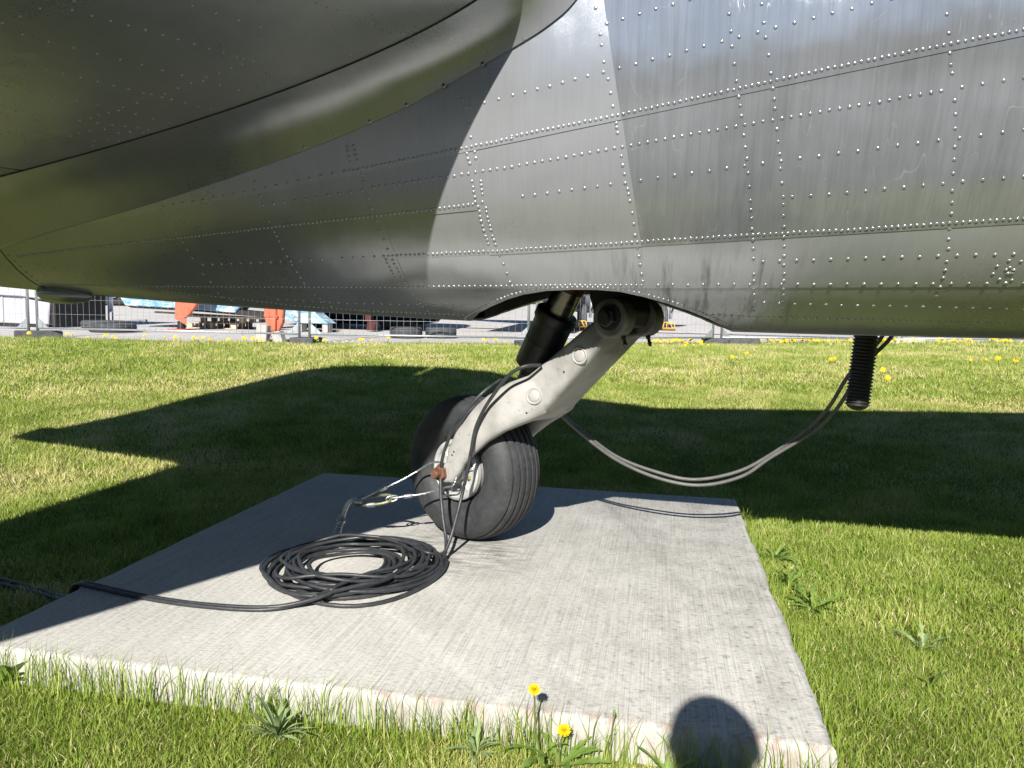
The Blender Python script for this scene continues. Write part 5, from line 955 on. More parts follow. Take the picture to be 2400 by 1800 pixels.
# ------------------------------------------------------------------ grass
SLABR = (-1.962, 0.446, 1.812, 4.267)
def in_slab(x, y, m=0.0): return (x > SLABR[0] - m) & (x < SLABR[1] + m) & (y > SLABR[2] - m) & (y < SLABR[3] + m)
def vnoise(x, y, sc, seed):
    """cheap value noise for patches"""
    r_ = np.random.default_rng(seed).random((64, 64)); X, Y = x * sc, y * sc
    i, j = np.floor(X).astype(int), np.floor(Y).astype(int); fx, fy = X - i, Y - j; fx, fy = fx * fx * (3 - 2 * fx), fy * fy * (3 - 2 * fy)
    g = lambda a, b: r_[a % 64, b % 64]
    return (g(i, j) * (1 - fx) + g(i + 1, j) * fx) * (1 - fy) + (g(i, j + 1) * (1 - fx) + g(i + 1, j + 1) * fx) * fy
def blades(name, x, y, h, wdt, lean, tint, three=True, label=None):
    n = len(x); z = gnd(y) - 0.004
    az = RNG.uniform(0, 2 * np.pi, n); fa = RNG.uniform(0, np.pi, n)
    lx, ly = np.cos(az) * lean * h, np.sin(az) * lean * h
    wx, wy = np.cos(fa) * wdt / 2, np.sin(fa) * wdt / 2
    hz = h * np.sqrt(np.maximum(0.05, 1 - lean ** 2 * 0.8))
    if three:
        P = np.empty((n, 5, 3))
        P[:, 0] = np.stack([x - wx, y - wy, z], -1); P[:, 1] = np.stack([x + wx, y + wy, z], -1)
        mx_, my_ = x + lx * 0.35, y + ly * 0.35
        P[:, 2] = np.stack([mx_ - wx * 0.8, my_ - wy * 0.8, z + hz * 0.58], -1); P[:, 3] = np.stack([mx_ + wx * 0.8, my_ + wy * 0.8, z + hz * 0.58], -1)
        P[:, 4] = np.stack([x + lx, y + ly, z + hz], -1)
        base = (np.arange(n) * 5)[:, None]
        tri = np.concatenate([base + [0, 1, 3], base + [0, 3, 2], base + [2, 3, 4]], 1).reshape(-1); nv = 5
    else:
        P = np.empty((n, 3, 3))
        P[:, 0] = np.stack([x - wx, y - wy, z], -1); P[:, 1] = np.stack([x + wx, y + wy, z], -1); P[:, 2] = np.stack([x + lx, y + ly, z + hz], -1)
        tri = (np.arange(n)[:, None] * 3 + [0, 1, 2]).reshape(-1); nv = 3
    me = bpy.data.meshes.new(name); nf = len(tri) // 3
    me.vertices.add(n * nv); me.vertices.foreach_set('co', P.reshape(-1))
    me.loops.add(len(tri)); me.loops.foreach_set('vertex_index', tri.astype(np.int32))
    me.polygons.add(nf); me.polygons.foreach_set('loop_start', np.arange(nf, dtype=np.int32) * 3); me.polygons.foreach_set('loop_total', np.full(nf, 3, dtype=np.int32))
    at = me.attributes.new('tint', 'FLOAT', 'POINT'); at.data.foreach_set('value', np.repeat(tint, nv).astype(np.float32))
    me.update(); me.validate()
    o = link(name, me, M['blade'], smooth=False); tag(o, label, None, kind='stuff')
    return o
def frustum_pts(n, d0, d1, marg=1.2):
    """random lawn points in the fan in front of the photographer, a step wider than the view"""
    r_ = np.sqrt(RNG.uniform(d0 ** 2, d1 ** 2, n)); a = RNG.uniform(-0.66 * marg, 0.66 * marg, n)
    return -np.sin(YAW - a) * r_, np.cos(YAW - a) * r_
def lawn_zone(name, dens, d0, d1, hmin, hmax, wd, three, marg=1.2):
    area = 0.66 * marg * (d1 ** 2 - d0 ** 2); x, y = frustum_pts(int(area * dens), d0, d1, marg)
    k = ~in_slab(x, y, 0.006) & (y < edge_y(x) + 0.06 * np.sin(x * 3.1) + 0.03); x, y = x[k], y[k]; n = len(x)
    pn = 0.6 * vnoise(x + 40, y + 40, 1.3, 1) + 0.4 * vnoise(x + 40, y + 40, 4.1, 2)
    tint = np.clip((0.42 if d1 < 6 else 0.50) + 0.7 * (pn - 0.45) + RNG.normal(0, 0.13, n), 0, 1)  # sunlit blade tips of the far zones put into a paler tint
    dry = RNG.random(n) < (0.15 + 0.9 * np.clip(pn - 0.45, 0, 1)); tint[dry] = RNG.uniform(0.78, 1, dry.sum())
    cl = vnoise(x + 19, y + 9, 6.5, 5); tint = np.where(dry, tint, np.clip(tint + 0.30 * (cl - 0.5), 0, 1))
    h = RNG.uniform(hmin, hmax, n) * (0.75 + 0.5 * vnoise(x + 9, y + 9, 2.3, 3)) * (0.65 + 0.75 * cl) * np.where(RNG.random(n) < 0.015, 1.7, 1.0); lean = RNG.beta(2, 2.4, n) * 1.0; lean[dry] = RNG.uniform(0.5, 1.1, dry.sum())
    blades(name, x, y, h, np.full(n, wd) * RNG.uniform(0.7, 1.3, n), lean, tint, three, None)
lawn_zone('grass', 38000, 1.0, 2.9, 0.012, 0.040, 0.0022, True, 1.25)
lawn_zone('grass', 17000, 2.9, 5.2, 0.016, 0.046, 0.0036, True)
lawn_zone('grass', 6000, 5.2, 9.0, 0.022, 0.052, 0.0062, False)
lawn_zone('grass', 2000, 9.0, 17.0, 0.026, 0.062, 0.0115, False)
lawn_zone('grass', 500, 17.0, 24.0, 0.04, 0.09, 0.022, False)
# unmown fringe against the slab
def fringe(n, x, y, hlo, hhi):
    h = RNG.uniform(hlo, hhi, n); tint = np.clip(RNG.normal(0.40, 0.16, n), 0.05, 1)
    blades('grass_fringe', x, y, h, RNG.uniform(0.002, 0.0036, n), RNG.beta(2, 3, n) * 0.75, tint, True)
n = 1700; xf = RNG.uniform(-1.9, 0.44, n); dn_ = 0.25 + 0.75 * vnoise(xf + 9, xf * 0 + 3, 2.7, 8) * np.where(xf < -0.25, 1.0, 0.35); k = RNG.random(n) < dn_; xf = xf[k]; n = len(xf)
fringe(n, xf, 1.812 - np.abs(RNG.normal(0, 0.022, n)) - 0.008, 0.06, 0.175)
n = 900; yf = RNG.uniform(1.85, 4.25, n); fringe(n, 0.452 + np.abs(RNG.normal(0, 0.025, n)), yf, 0.05, 0.12)
n = 700; yf = RNG.uniform(1.85, 4.25, n); fringe(n, -1.97 - np.abs(RNG.normal(0, 0.03, n)), yf, 0.05, 0.13)
n = 700; xf = RNG.uniform(-1.95, 0.44, n); fringe(n, xf, 4.275 + np.abs(RNG.normal(0, 0.02, n)), 0.05, 0.12)
n = 2600; xf = RNG.uniform(-12.5, 9, n); fringe(n, xf, edge_y(xf) + RNG.normal(0, 0.05, n), 0.04, 0.11)

# ------------------------------------------------------------------ leaves, weeds, dandelions
def leaf_mesh(L, Wd, droop, teeth=0, fold=0.25, n=10, name='leaf'):
    V = []; F = []; n = 24 if teeth else n
    for i in range(n + 1):
        u = i / n
        wv = Wd * (math.sin(math.pi * min(1, u ** 0.75)) ** 0.8 * (0.35 + 0.75 * u) if u < 1 else 0.0) + 0.0012 * (1 - u)
        if teeth: wv *= 0.38 + 0.72 * ((u * teeth) % 1.0)
        x = L * (u - 0.18 * droop * u ** 3); z = L * (0.55 * u - droop * u * u)
        V += [(x, -wv, z + fold * wv), (x, 0, z), (x, wv, z + fold * wv)]
    for i in range(n):
        for k in range(2): F.append((i * 3 + k, (i + 1) * 3 + k, (i + 1) * 3 + k + 1, i * 3 + k + 1))
    return mesh(name, V, F)
def rosette(name, label, loc, nleaf, L, Wd, mat, tilt=(0.2, 1.0), teeth=0, cat='weed', droop=(0.2, 0.6)):
    r_ = empty(name, loc); tag(r_, label, cat)
    vs = [leaf_mesh(L * k, Wd * k, random.uniform(*droop), teeth) for k in (0.7, 0.85, 1.0, 1.15)]
    for me in vs: me.materials.append(mat); me.polygons.foreach_set('use_smooth', np.ones(len(me.polygons), dtype=bool))
    for i in range(nleaf):
        o = bpy.data.objects.new('leaf', random.choice(vs)); COL.objects.link(o); o.parent = r_
        o.rotation_euler = (random.uniform(-0.3, 0.3), -random.uniform(*tilt), i * 2.399 + random.uniform(-0.3, 0.3)); o.location = (0, 0, 0.004)
        s_ = random.uniform(0.75, 1.2); o.scale = (s_, s_, s_)
    return r_
def flower_head(rad_, layers=4, per=22):
    V = []; F = []
    for l_ in range(layers):
        ra = rad_ * (1 - 0.22 * l_); up_ = 0.12 + 0.28 * l_
        for i in range(per):
            a = 2 * math.pi * (i + 0.5 * (l_ % 2)) / per + random.uniform(-0.08, 0.08); w_ = rad_ * 0.085; q = ra * random.uniform(0.9, 1.05)
            c_, s_ = math.cos(a), math.sin(a); b0 = len(V)
            for rr, ww, zz in ((0.1 * rad_, w_ * 0.6, 0.0), (q * 0.6, w_, up_ * rad_ * 0.55), (q, w_ * 0.9, up_ * rad_ * 0.75)):
                V += [(rr * c_ - ww * s_, rr * s_ + ww * c_, zz), (rr * c_ + ww * s_, rr * s_ - ww * c_, zz)]
            F += [(b0, b0 + 1, b0 + 3, b0 + 2), (b0 + 2, b0 + 3, b0 + 5, b0 + 4)]
    return V, F
def big_dandelion(label, base, head, rad_):
    r_ = empty('dandelion', base); tag(r_, label, 'dandelion')
    b_, h_ = Vector(base), Vector(head)
    MB().tube(smoothline([b_, b_ * 0.55 + h_ * 0.45 + Vector((-0.006, 0, 0.006)), h_], 6), 0.0022, 7).build('stem', M['stem'], r_)
    V, F = flower_head(rad_); nrm_ = Vector((0.05, -0.45, 0.9)).normalized(); q = Vector((0, 0, 1)).rotation_difference(nrm_)
    MB().add([h_ + q @ Vector(v) for v in V], F).build('flower_head', M['petal'], r_, smooth=False)
    MB().lathe([(0.0, -0.012), (rad_ * 0.35, -0.010), (rad_ * 0.42, -0.002), (rad_ * 0.5, 0.003)], h_, nrm_, 12).build('calyx', M['leaf'], r_)
    return r_
dA = big_dandelion('taller yellow dandelion in front of the slab edge', (-0.245, 1.775, -0.1), (-0.262, 1.745, 0.094), 0.0165)
dB = big_dandelion('shorter yellow dandelion in front of the slab edge', (-0.195, 1.755, -0.1), (-0.187, 1.735, 0.007), 0.0175)
for base, nl, L in (((-0.245, 1.775, -0.1), 8, 0.125), ((-0.195, 1.755, -0.1), 9, 0.12)):
    r_ = dA if L > 0.122 else dB
    for i in range(nl):
        me = leaf_mesh(L * random.uniform(0.7, 1.15), 0.016, random.uniform(0.25, 0.7), 4); me.materials.append(M['leaf']); me.polygons.foreach_set('use_smooth', np.ones(len(me.polygons), dtype=bool))
        o = bpy.data.objects.new('leaf', me); COL.objects.link(o); o.parent = r_; o.rotation_euler = (random.uniform(-0.3, 0.3), -random.uniform(0.1, 0.8), i * 2.399 + random.uniform(-0.4, 0.4))
rosette('weed', 'grey green rosette of strap leaves left of centre at the slab front', (-0.915, 1.715, -0.1), 30, 0.115, 0.0085, M['leaf_grey'], (-0.2, 0.9))
rosette('weed', 'small grey green rosette left of the dandelions at the bottom edge', (-0.405, 1.755, -0.1), 24, 0.085, 0.0065, M['leaf_grey'], (-0.1, 0.9))
rosette('weed', 'round leaved weed at the left front corner of the slab', (-1.80, 1.80, -0.1), 9, 0.085, 0.028, M['leaf'], (0.1, 0.9))
rosette('weed', 'lone upright weed in the sunlit lawn right of the slab', (0.889, 2.657, -0.1), 12, 0.105, 0.011, M['leaf_grey'], (-0.3, 0.8), 4)
rosette('weed', 'small weed in the lawn below the lone upright weed', (0.832, 2.39, -0.1), 6, 0.085, 0.010, M['leaf'], (0.1, 0.9))
rosette('weed', 'broad leaved weed by the chipped right edge of the slab', (0.535, 3.50, -0.1), 34, 0.12, 0.014, M['leaf'], (-0.3, 0.7), 4)
rosette('weed', 'feathery weed halfway along the right edge of the slab', (0.545, 3.17, -0.1), 34, 0.11, 0.012, M['leaf'], (-0.3, 0.7), 4)
rosette('weed', 'spreading dandelion leaves beside the lower right edge of the slab', (0.60, 2.95, -0.1), 24, 0.12, 0.014, M['leaf'], (-0.35, 0.4), 5)
rosette('weed', 'low weed in the shade of the photographer at the bottom edge', (0.06, 1.765, -0.1), 8, 0.09, 0.012, M['leaf'], (0.2, 0.9), 2)
rosette('weed', 'tuft of coarse grass standing in the shadow left of the wheel', (-1.15, 4.50, -0.1), 30, 0.16, 0.003, M['leaf_grey'], (0.5, 1.2))
# slim bud stalk beside the dandelions
bs = empty('bud_stalk', (-0.075, 1.79, -0.1)); tag(bs, 'thin green stalk with closed bud right of the dandelions', 'plant')
MB().tube(smoothline([(-0.075, 1.79, -0.1), (-0.078, 1.788, -0.03), (-0.072, 1.785, 0.03)], 5), 0.0016, 6).build('stem', M['stem'], bs)
MB().lathe([(0.0, 0.0), (0.003, 0.002), (0.004, 0.008), (0.0025, 0.018), (0.0, 0.020)], (-0.072, 1.785, 0.028), UP, 8).build('bud', M['leaf'], bs)

def small_flower(rad_, stem_h, petal, white=False):
    V, F = flower_head(rad_, 2 if not white else 1, 9); mb = MB(); mb.m = 0
    q = Matrix.Rotation(random.uniform(0.5, 1.0), 3, 'X')
    mb.add([q @ Vector(v) + Vector((0, 0, stem_h)) for v in V], F)
    mb.lathe([(0.0, rad_ * 0.45), (rad_ * 0.5, rad_ * 0.35), (rad_ * 0.6, 0)], (0, 0, stem_h), q @ UP, 7)
    mb.m = 1; mb.tube([(0, 0, 0), (0.004, 0.002, stem_h * 0.5), (0, 0, stem_h)], 0.004, 4)
    me = mesh('flower', mb.V, mb.F); me.materials.append(petal); me.materials.append(M['stem']); me.polygons.foreach_set('material_index', mb.M); return me
fl = [small_flower(random.uniform(0.034, 0.044), random.uniform(0.06, 0.115), M['petal']) for _ in range(6)]
dz_ = [small_flower(0.014, random.uniform(0.05, 0.09), M['daisy'], True) for _ in range(3)]
def scatter(pts, meshes, name, label, cat, group):
    for x, y in pts:
        o = bpy.data.objects.new(name, random.choice(meshes)); COL.objects.link(o); o.location = (x, y, float(gnd(y)) - 0.005)
        o.rotation_euler = (random.uniform(-0.15, 0.3), random.uniform(-0.25, 0.25), random.uniform(-0.7, 0.7)); s_ = random.uniform(0.75, 1.15); o.scale = (s_, s_, s_)
        tag(o, label, cat, group)
rs = random.Random(3)
near_of = ['left of the two grey ballast blocks', 'between the strut arm and the grey ballast blocks', 'just right of the grey ballast blocks', 'left half of the long stretch before the hose', 'right half of the long stretch before the hose', 'beside the left flank of the hose', 'just right of the hose', 'in the loose row right of the hose', 'in the thick clump near the right picture edge', 'behind the hose', 'past the last thick clump at the right edge']
for (c_, w_, k), wh in zip(((1.15, 0.2, 8), (0.35, 0.4, 22), (1.95, 0.30, 16), (3.0, 0.8, 46), (4.1, 0.6, 34), (5.0, 0.4, 20), (6.4, 0.35, 16), (7.0, 0.3, 12), (8.0, 0.25, 24), (5.6, 0.3, 10), (9.3, 0.8, 14)), near_of):
    pl = []
    for _ in range(k):
        x = rs.gauss(c_, w_ * 0.6); pl.append((x, float(edge_y(x)) - abs(rs.gauss(0, 0.30)) - 0.1))
    scatter(pl, fl, 'dandelion', 'yellow dandelion at the lawn edge, ' + wh, 'dandelion', 'dandelions at the far lawn edge, ' + wh)
lft = [(-10.75, .15), (-10.05, .1), (-9.95, .12), (-9.7, .12), (-9.45, .05), (-9.38, .1), (-8.95, .5), (-8.75, .0), (-8.55, .35), (-8.35, .1), (-8.05, .12), (-8.02, .3), (-7.85, .0), (-7.8, .12), (-7.55, .3), (-7.48, .28), (-6.95, .05), (-6.93, .2), (-6.9, .3), (-6.7, .2), (-6.68, .32), (-6.6, .25), (-5.1, .1), (-4.95, .15), (-5.02, .3), (-4.72, .05), (-9.2, .2), (-7.2, .15), (-3.15, .1), (-3.05, .2), (-2.95, .05), (-2.75, .15), (-2.4, .2), (-5.6, .3), (-5.75, .2)]
scatter([(x, float(edge_y(x)) - d_) for x, d_ in lft], fl, 'dandelion', 'small yellow dandelion among the scattered ones along the far left lawn edge', 'dandelion', 'dandelions scattered along the far left lawn edge')
mid = [(0.5, 14.6), (0.6, 14.3), (0.75, 14.45), (0.85, 14.2), (0.45, 14.1), (3.4, 12.9), (4.6, 12.6), (4.75, 12.5), (4.9, 12.4), (5.0, 12.2), (5.1, 12.3), (5.4, 11.9), (5.45, 11.8), (5.5, 12.0), (5.6, 11.0), (5.75, 10.9), (2.4, 11.6), (2.5, 11.7), (2.75, 10.3), (2.6, 9.6), (4.2, 9.3), (6.3, 13.6), (6.4, 13.6), (5.9, 10.2), (1.3, 12.0), (6.0, 11.4), (-2.6, 8.2), (1.0, 11.2)]
scatter(mid, fl, 'dandelion', 'small yellow dandelion dotted about in the open sunlit lawn beyond the shadow', 'dandelion', 'dandelions dotted in the open lawn')
dais = [(rs.uniform(-6.0, -4.75), rs.uniform(12.0, 12.5)) for _ in range(14)] + [(-3.75, 13.2), (-10.9, 11.7)]
scatter(dais, dz_, 'daisy', 'tiny white daisy at the lawn edge near the two centre tyres', 'daisy', 'daisies at the far lawn edge')
# ------------------------------------------------------------------ background: fence and what stands behind it
GZ = lambda y: float(gnd(y)) - 0.03
def fence_panel(label, a, b, za, zb, flip=1):
    """a, b = foot points of the two end posts (x, y); za, zb = height of the bottom rail there"""
    A_, B_ = Vector((a[0], a[1], za)), Vector((b[0], b[1], zb)); r_ = empty('mesh_fence', (a[0], a[1], GZ(a[1]))); tag(r_, label, 'fence', 'mesh fence panels along the pavement')
    H = 2.0; d = (B_ - A_); L = d.length
    for P in (A_, B_):
        MB().tube([(P.x, P.y, P.z - 0.10), (P.x, P.y, P.z + H)], 0.024, 10).build('post', M['galv'], r_)
    for zz in (0.0, H - 0.02):
        MB().tube([A_ + UP * zz, B_ + UP * zz], 0.017, 8).build('rail', M['galv'], r_)
    m = MB(); n_ = int(L / 0.112); off = Vector((0, -0.02, 0))
    for i in range(1, n_):
        p = A_ + d * (i / n_) + off; m.tube([p - UP * 0.015, p + UP * (H - 0.02)], 0.0026, 3, False)
    for k in range(1, 8):
        m.tube([A_ + UP * (k * 0.255) + off * 1.2, B_ + UP * (k * 0.255) + off * 1.2], 0.0028, 3, False)
    m.build('wire_mesh', M['galv'], r_)['kind'] = 'stuff'
    u = d.normalized()
    for P, s_ in ((A_, 1), (B_, -1)):
        MB().prism([P + UP * 0.01 + off * 0.2, P + u * s_ * 0.22 + UP * 0.01 + off * 0.2, P + UP * 0.21 + off * 0.2], (0, -0.006, 0)).build('gusset', M['galv'], r_, smooth=False)
FP = [((-15.2, 11.62), (-11.12, 11.95), 0.47, 0.485), ((-10.98, 12.0), (-6.12, 12.4), 0.49, 0.50), ((-5.93, 12.4), (-2.29, 13.5), 0.50, 0.50), ((-2.16, 13.6), (1.06, 16.1), 0.50, 0.512), ((1.24, 16.25), (5.26, 18.75), 0.515, 0.515), ((5.42, 18.9), (9.6, 21.2), 0.515, 0.53)]
LB = ['galvanised mesh fence panel at the far left edge', 'galvanised mesh fence panel in front of the orange stands', 'galvanised mesh fence panel in front of the two centre tyres', 'galvanised mesh fence panel seen through the wheel opening', 'galvanised mesh fence panel behind the yellow dandelion band', 'galvanised mesh fence panel right of the corrugated hose']
for (a, b, za, zb), lb in zip(FP, LB): fence_panel(lb, a, b, za, zb)
def foot(label, x, y, L, wd, h, ang, mat):
    o = MB().prism([(-L / 2, -wd / 2, 0), (L / 2, -wd / 2, 0), (L / 2, wd / 2, 0), (-L / 2, wd / 2, 0)], (0, 0, h)).build('ballast_block', mat, smooth=False, bevel=0.018)
    o.location = (x, y, GZ(y)); o.rotation_euler[2] = ang; tag(o, label, 'ballast block', 'ballast blocks under the fence posts')
foot('dark grey fence ballast block under the leftmost pair of posts', -10.98, 12.02, 0.75, 0.26, 0.145, 0.75, M['old_rubber'])
foot('dark grey fence ballast block under the posts beside the grey blocks', -6.02, 12.45, 0.42, 0.5, 0.135, 0.08, M['old_rubber'])
foot('dark fence ballast block partly behind the shock strut', -2.23, 13.6, 0.6, 0.3, 0.13, 0.6, M['old_rubber'])
foot('left of two grey fence ballast blocks right of the wheel opening', 1.12, 16.25, 0.50, 0.32, 0.15, 0.15, M['old_rubber'])
foot('right of two grey fence ballast blocks right of the wheel opening', 1.72, 16.45, 0.62, 0.34, 0.15, -0.1, M['old_rubber'])
foot('grey fence ballast block behind the corrugated hose', 5.45, 18.9, 0.85, 0.34, 0.15, 0.1, M['block'])

# lying tyres
def ground_tyre(label, x, y, rad_, h, flat=0.0):
    k = 2 / 3.0; pf = []
    for i in range(41):
        th = 2 * math.pi * i / 40; c_, s_ = math.cos(th), math.sin(th)
        rr = rad_ * 0.78 + rad_ * 0.22 * math.copysign(abs(c_) ** k, c_); zz = h / 2 + h / 2 * math.copysign(abs(s_) ** k, s_)
        if c_ > 0.8 and i % 3 == 0: rr -= 0.012
        pf.append((rr, zz))
    o = MB().lathe(pf, (0, 0, 0), UP, 40).build('old_tyre', M['old_rubber'], sharp=40); o.location = (x, y, GZ(y)); tag(o, label, 'tyre', 'old tyres lying on the pavement')
ground_tyre('left one of the pair of old tyres near the white container', -12.78, 15.95, 0.50, 0.20)
ground_tyre('right one of the pair of old tyres near the white container', -11.62, 14.75, 0.48, 0.19)
ground_tyre('left one of the pair of ribbed tyres lying in the centre', -5.32, 15.75, 0.355, 0.235)
ground_tyre('right one of the pair of ribbed tyres lying in the centre', -4.68, 16.2, 0.345, 0.225)

# white container, far left
ct = empty('container', (-15.2, 16.2, GZ(16))); tag(ct, 'dirty white container body at the far left behind the fence', 'container')
z0 = GZ(16)
mb = MB(); mb.prism([(-17.5, 15.75, z0 + 0.10), (-14.12, 15.75, z0 + 0.07), (-14.06, 15.75, z0 + 0.58), (-14.55, 15.75, z0 + 0.66), (-14.75, 15.75, z0 + 0.74), (-17.5, 15.75, z0 + 0.78)], (0, 1.6, 0)); mb.build('lower_shell', M['white'], ct, smooth=False, bevel=0.02)
MB().prism([(-17.5, 15.65, z0 + 0.80), (-14.76, 15.65, z0 + 0.72), (-14.0, 15.65, z0 + 0.64), (-13.99, 15.65, z0 + 2.2), (-17.5, 15.65, z0 + 2.2)], (0, 1.8, 0)).build('upper_shell', M['white'], ct, smooth=False, bevel=0.02)
MB().box((-15.8, 16.5, z0 + 0.06), (3.3, 1.4, 0.12)).build('skid', M['dark'], ct, smooth=False)
MB().box((-13.98, 16.6, z0 + 0.72), (0.12, 1.7, 1.40)).build('end_frame', M['dark'], ct, smooth=False, bevel=0.02)
for i in range(5): MB().box((-17.2 + 0.62 * i, 15.735, z0 + 0.42), (0.05, 0.03, 0.6)).build('rib', M['white'], ct, smooth=False, bevel=0.008)

# crowd barrier
cbx = empty('crowd_barrier', (-15.7, 20.2, GZ(20.2))); tag(cbx, 'galvanised crowd control barrier behind the left tyres', 'barrier')
bz = GZ(20.2) + 0.30
b0, b1 = Vector((-16.02, 20.35, bz)), Vector((-15.0, 18.9, bz))
for zz in (0.0, 0.75): MB().tube([b0 + UP * zz, b1 + UP * zz], 0.02, 8).build('rail', M['barrier'], cbx)
for q in (b0, b1): MB().tube([q - UP * 0.30, q + UP * 0.75], 0.022, 8).build('leg', M['barrier'], cbx)
for i in range(1, 17): q = b0.lerp(b1, i / 17); MB().tube([q, q + UP * 0.75], 0.010, 6).build('bar', M['barrier'], cbx)

# dark parked truck with two pale drums below, far left
tk = empty('parked_truck', (-27.6, 34.2, GZ(34))); tag(tk, 'dark parked truck with two pale round drums, far left under the tail', 'truck')
tz = GZ(33)
MB().box((-27.4, 34.6, tz + 0.55), (5.2, 2.2, 0.95)).build('chassis', M['dark'], tk, smooth=False, bevel=0.05)
MB().box((-27.4, 34.6, tz + 1.9), (5.4, 2.4, 1.7)).build('body', M['dark'], tk, smooth=False, bevel=0.08)
for x_, k in ((-27.55, 0.72), (-29.55, 0.66)):
    MB().lathe([(0.0, 0.0), (k * 0.75, 0.02), (k * 0.95, 0.10), (k, 0.22), (k, 0.45), (0.0, 0.45)], (x_, 33.45, tz + 0.72), (0, 1, 0), 36).build('drum', M['white_clean'], tk, sharp=60)
MB().box((-26.3, 33.45, tz + 0.62), (0.40, 0.1, 0.42)).build('mud_flap', M['grey_air'], tk, smooth=False)

# blue peeling wing section on stands, with a dark hull added behind for the shade there
wg = empty('wing_section', (-11.5, 17.2, GZ(17))); tag(wg, 'long wing section with peeling blue and white paint on the orange stands', 'wing section')
MB().prism([(-13.22, 17.0, 1.16), (-13.03, 17.0, 0.89), (-12.0, 17.0, 0.865), (-11.0, 17.0, 0.825), (-10.08, 17.0, 0.775), (-9.86, 17.0, 0.98), (-9.75, 17.0, 1.55), (-13.3, 17.0, 1.6)], (0, 0.5, 0)).build('side_skin', M['peel'], wg, smooth=False, bevel=0.02)
MB().prism([(-13.05, 17.06, 0.90), (-12.9, 17.06, 0.84), (-11.0, 17.06, 0.78), (-10.0, 17.06, 0.72), (-9.3, 17.06, 0.69), (-9.3, 17.06, 0.80), (-10.0, 17.06, 0.85)], (0, 0.5, 0)).build('lower_edge', M['dark'], wg, smooth=False)
MB().prism([(-8.86, 17.0, 1.3), (-8.82, 17.0, 0.66), (-8.60, 17.0, 0.62), (-8.54, 17.0, 0.56), (-7.66, 17.0, 0.57), (-7.98, 17.0, 0.80), (-8.1, 17.0, 1.3)], (0, 0.5, 0)).build('tip_skin', M['peel'], wg, smooth=False, bevel=0.015)
MB().lathe([(0.07, 0.0), (0.07, 0.01), (0.05, 0.012), (0.04, -0.02), (0.0, -0.02)], (-8.48, 16.995, 0.665), (0, -1, 0), 20).build('fuel_cap', M['grey_air'], wg, sharp=40)
for x_ in (-8.43, -7.77): MB().box((x_, 17.2, (0.56 + GZ(17.2)) / 2), (0.14, 0.3, 0.56 - GZ(17.2))).build('rest_block', M['block'], wg, smooth=False, bevel=0.01)
hl = empty('shade_hull', (-8.0, 20.5, GZ(20))); tag(hl, 'dark navy hull body added for the shade behind the wing section', 'hull')
M['navy'] = simple('navy_hull_shade', (0.014, 0.022, 0.045), 0.5, 0, 0.4, 1.5)  # near-black navy stands for the shade below the wing
hz = GZ(20.5)
V = []; F = []; nn_ = 14
for i, (x_, k) in enumerate(((-10.9, 0.55), (-10.0, 0.85), (-8.5, 1.0), (-6.8, 1.0), (-6.1, 0.9), (-5.75, 0.6))):
    for j in range(nn_):
        a = 2 * math.pi * j / nn_; V.append((x_, 20.6 + 1.0 * k * math.cos(a), hz + 1.12 + 1.05 * k * math.sin(a)))
for i in range(5): F += [(i * nn_ + j, i * nn_ + (j + 1) % nn_, (i + 1) * nn_ + (j + 1) % nn_, (i + 1) * nn_ + j) for j in range(nn_)]
F += [tuple(range(nn_))[::-1], tuple(5 * nn_ + j for j in range(nn_))]
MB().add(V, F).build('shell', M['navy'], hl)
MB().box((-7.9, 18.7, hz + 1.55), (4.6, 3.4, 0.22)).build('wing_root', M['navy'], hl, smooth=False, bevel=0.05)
for x_ in (-9.3, -7.0): MB().box((x_, 20.5, hz + 0.12), (0.9, 1.2, 0.26)).build('cradle', M['dark'], hl, smooth=False, bevel=0.02)
# orange steel stands
def stand(label, parts, foot_c, rot=0.0):
    x_, y_ = foot_c; r_ = empty('steel_stand', (x_, y_, GZ(y_))); tag(r_, label, 'stand', 'orange steel stands')
    for nm, poly, dep, mt in parts: MB().prism(poly, (0, dep, 0)).build(nm, M[mt], r_, smooth=False, bevel=0.012)
    return r_
Y1 = 16.45; zf = GZ(Y1)
s1 = stand('orange steel stand on a black pad below the left of the wing section', [
    ('post', [(-11.27, Y1, 1.5), (-11.29, Y1, 0.60), (-11.14, Y1, 0.57), (-11.08, Y1, 0.72), (-11.08, Y1, 1.5)], 0.22, 'orange'),
    ('brace', [(-11.10, Y1 - 0.03, 1.5), (-11.13, Y1 - 0.03, 0.56), (-11.05, Y1 - 0.03, 0.62), (-10.90, Y1 - 0.03, 0.72), (-10.60, Y1 - 0.03, 1.08), (-10.45, Y1 - 0.03, 1.5)], 0.12, 'orange'),
    ('hook_plate', [(-11.10, Y1 - 0.06, 0.62), (-11.12, Y1 - 0.06, 0.54), (-11.0, Y1 - 0.06, 0.485), (-10.95, Y1 - 0.06, 0.52), (-10.97, Y1 - 0.06, 0.64)], 0.03, 'orange')], (-11.2, Y1))
MB().lathe([(0.0, 0.0), (0.10, 0.0), (0.10, 0.05), (0.085, 0.06), (0.085, 0.21), (0.0, 0.21)], (-11.19, Y1 + 0.1, zf), UP, 16).build('pad', M['dark'], s1, sharp=40)
MB().box((-11.15, Y1 + 0.05, zf + 0.012), (0.48, 0.4, 0.025)).build('base_plate', M['orange'], s1, smooth=False)
Y2 = 13.05; zf2 = GZ(Y2)
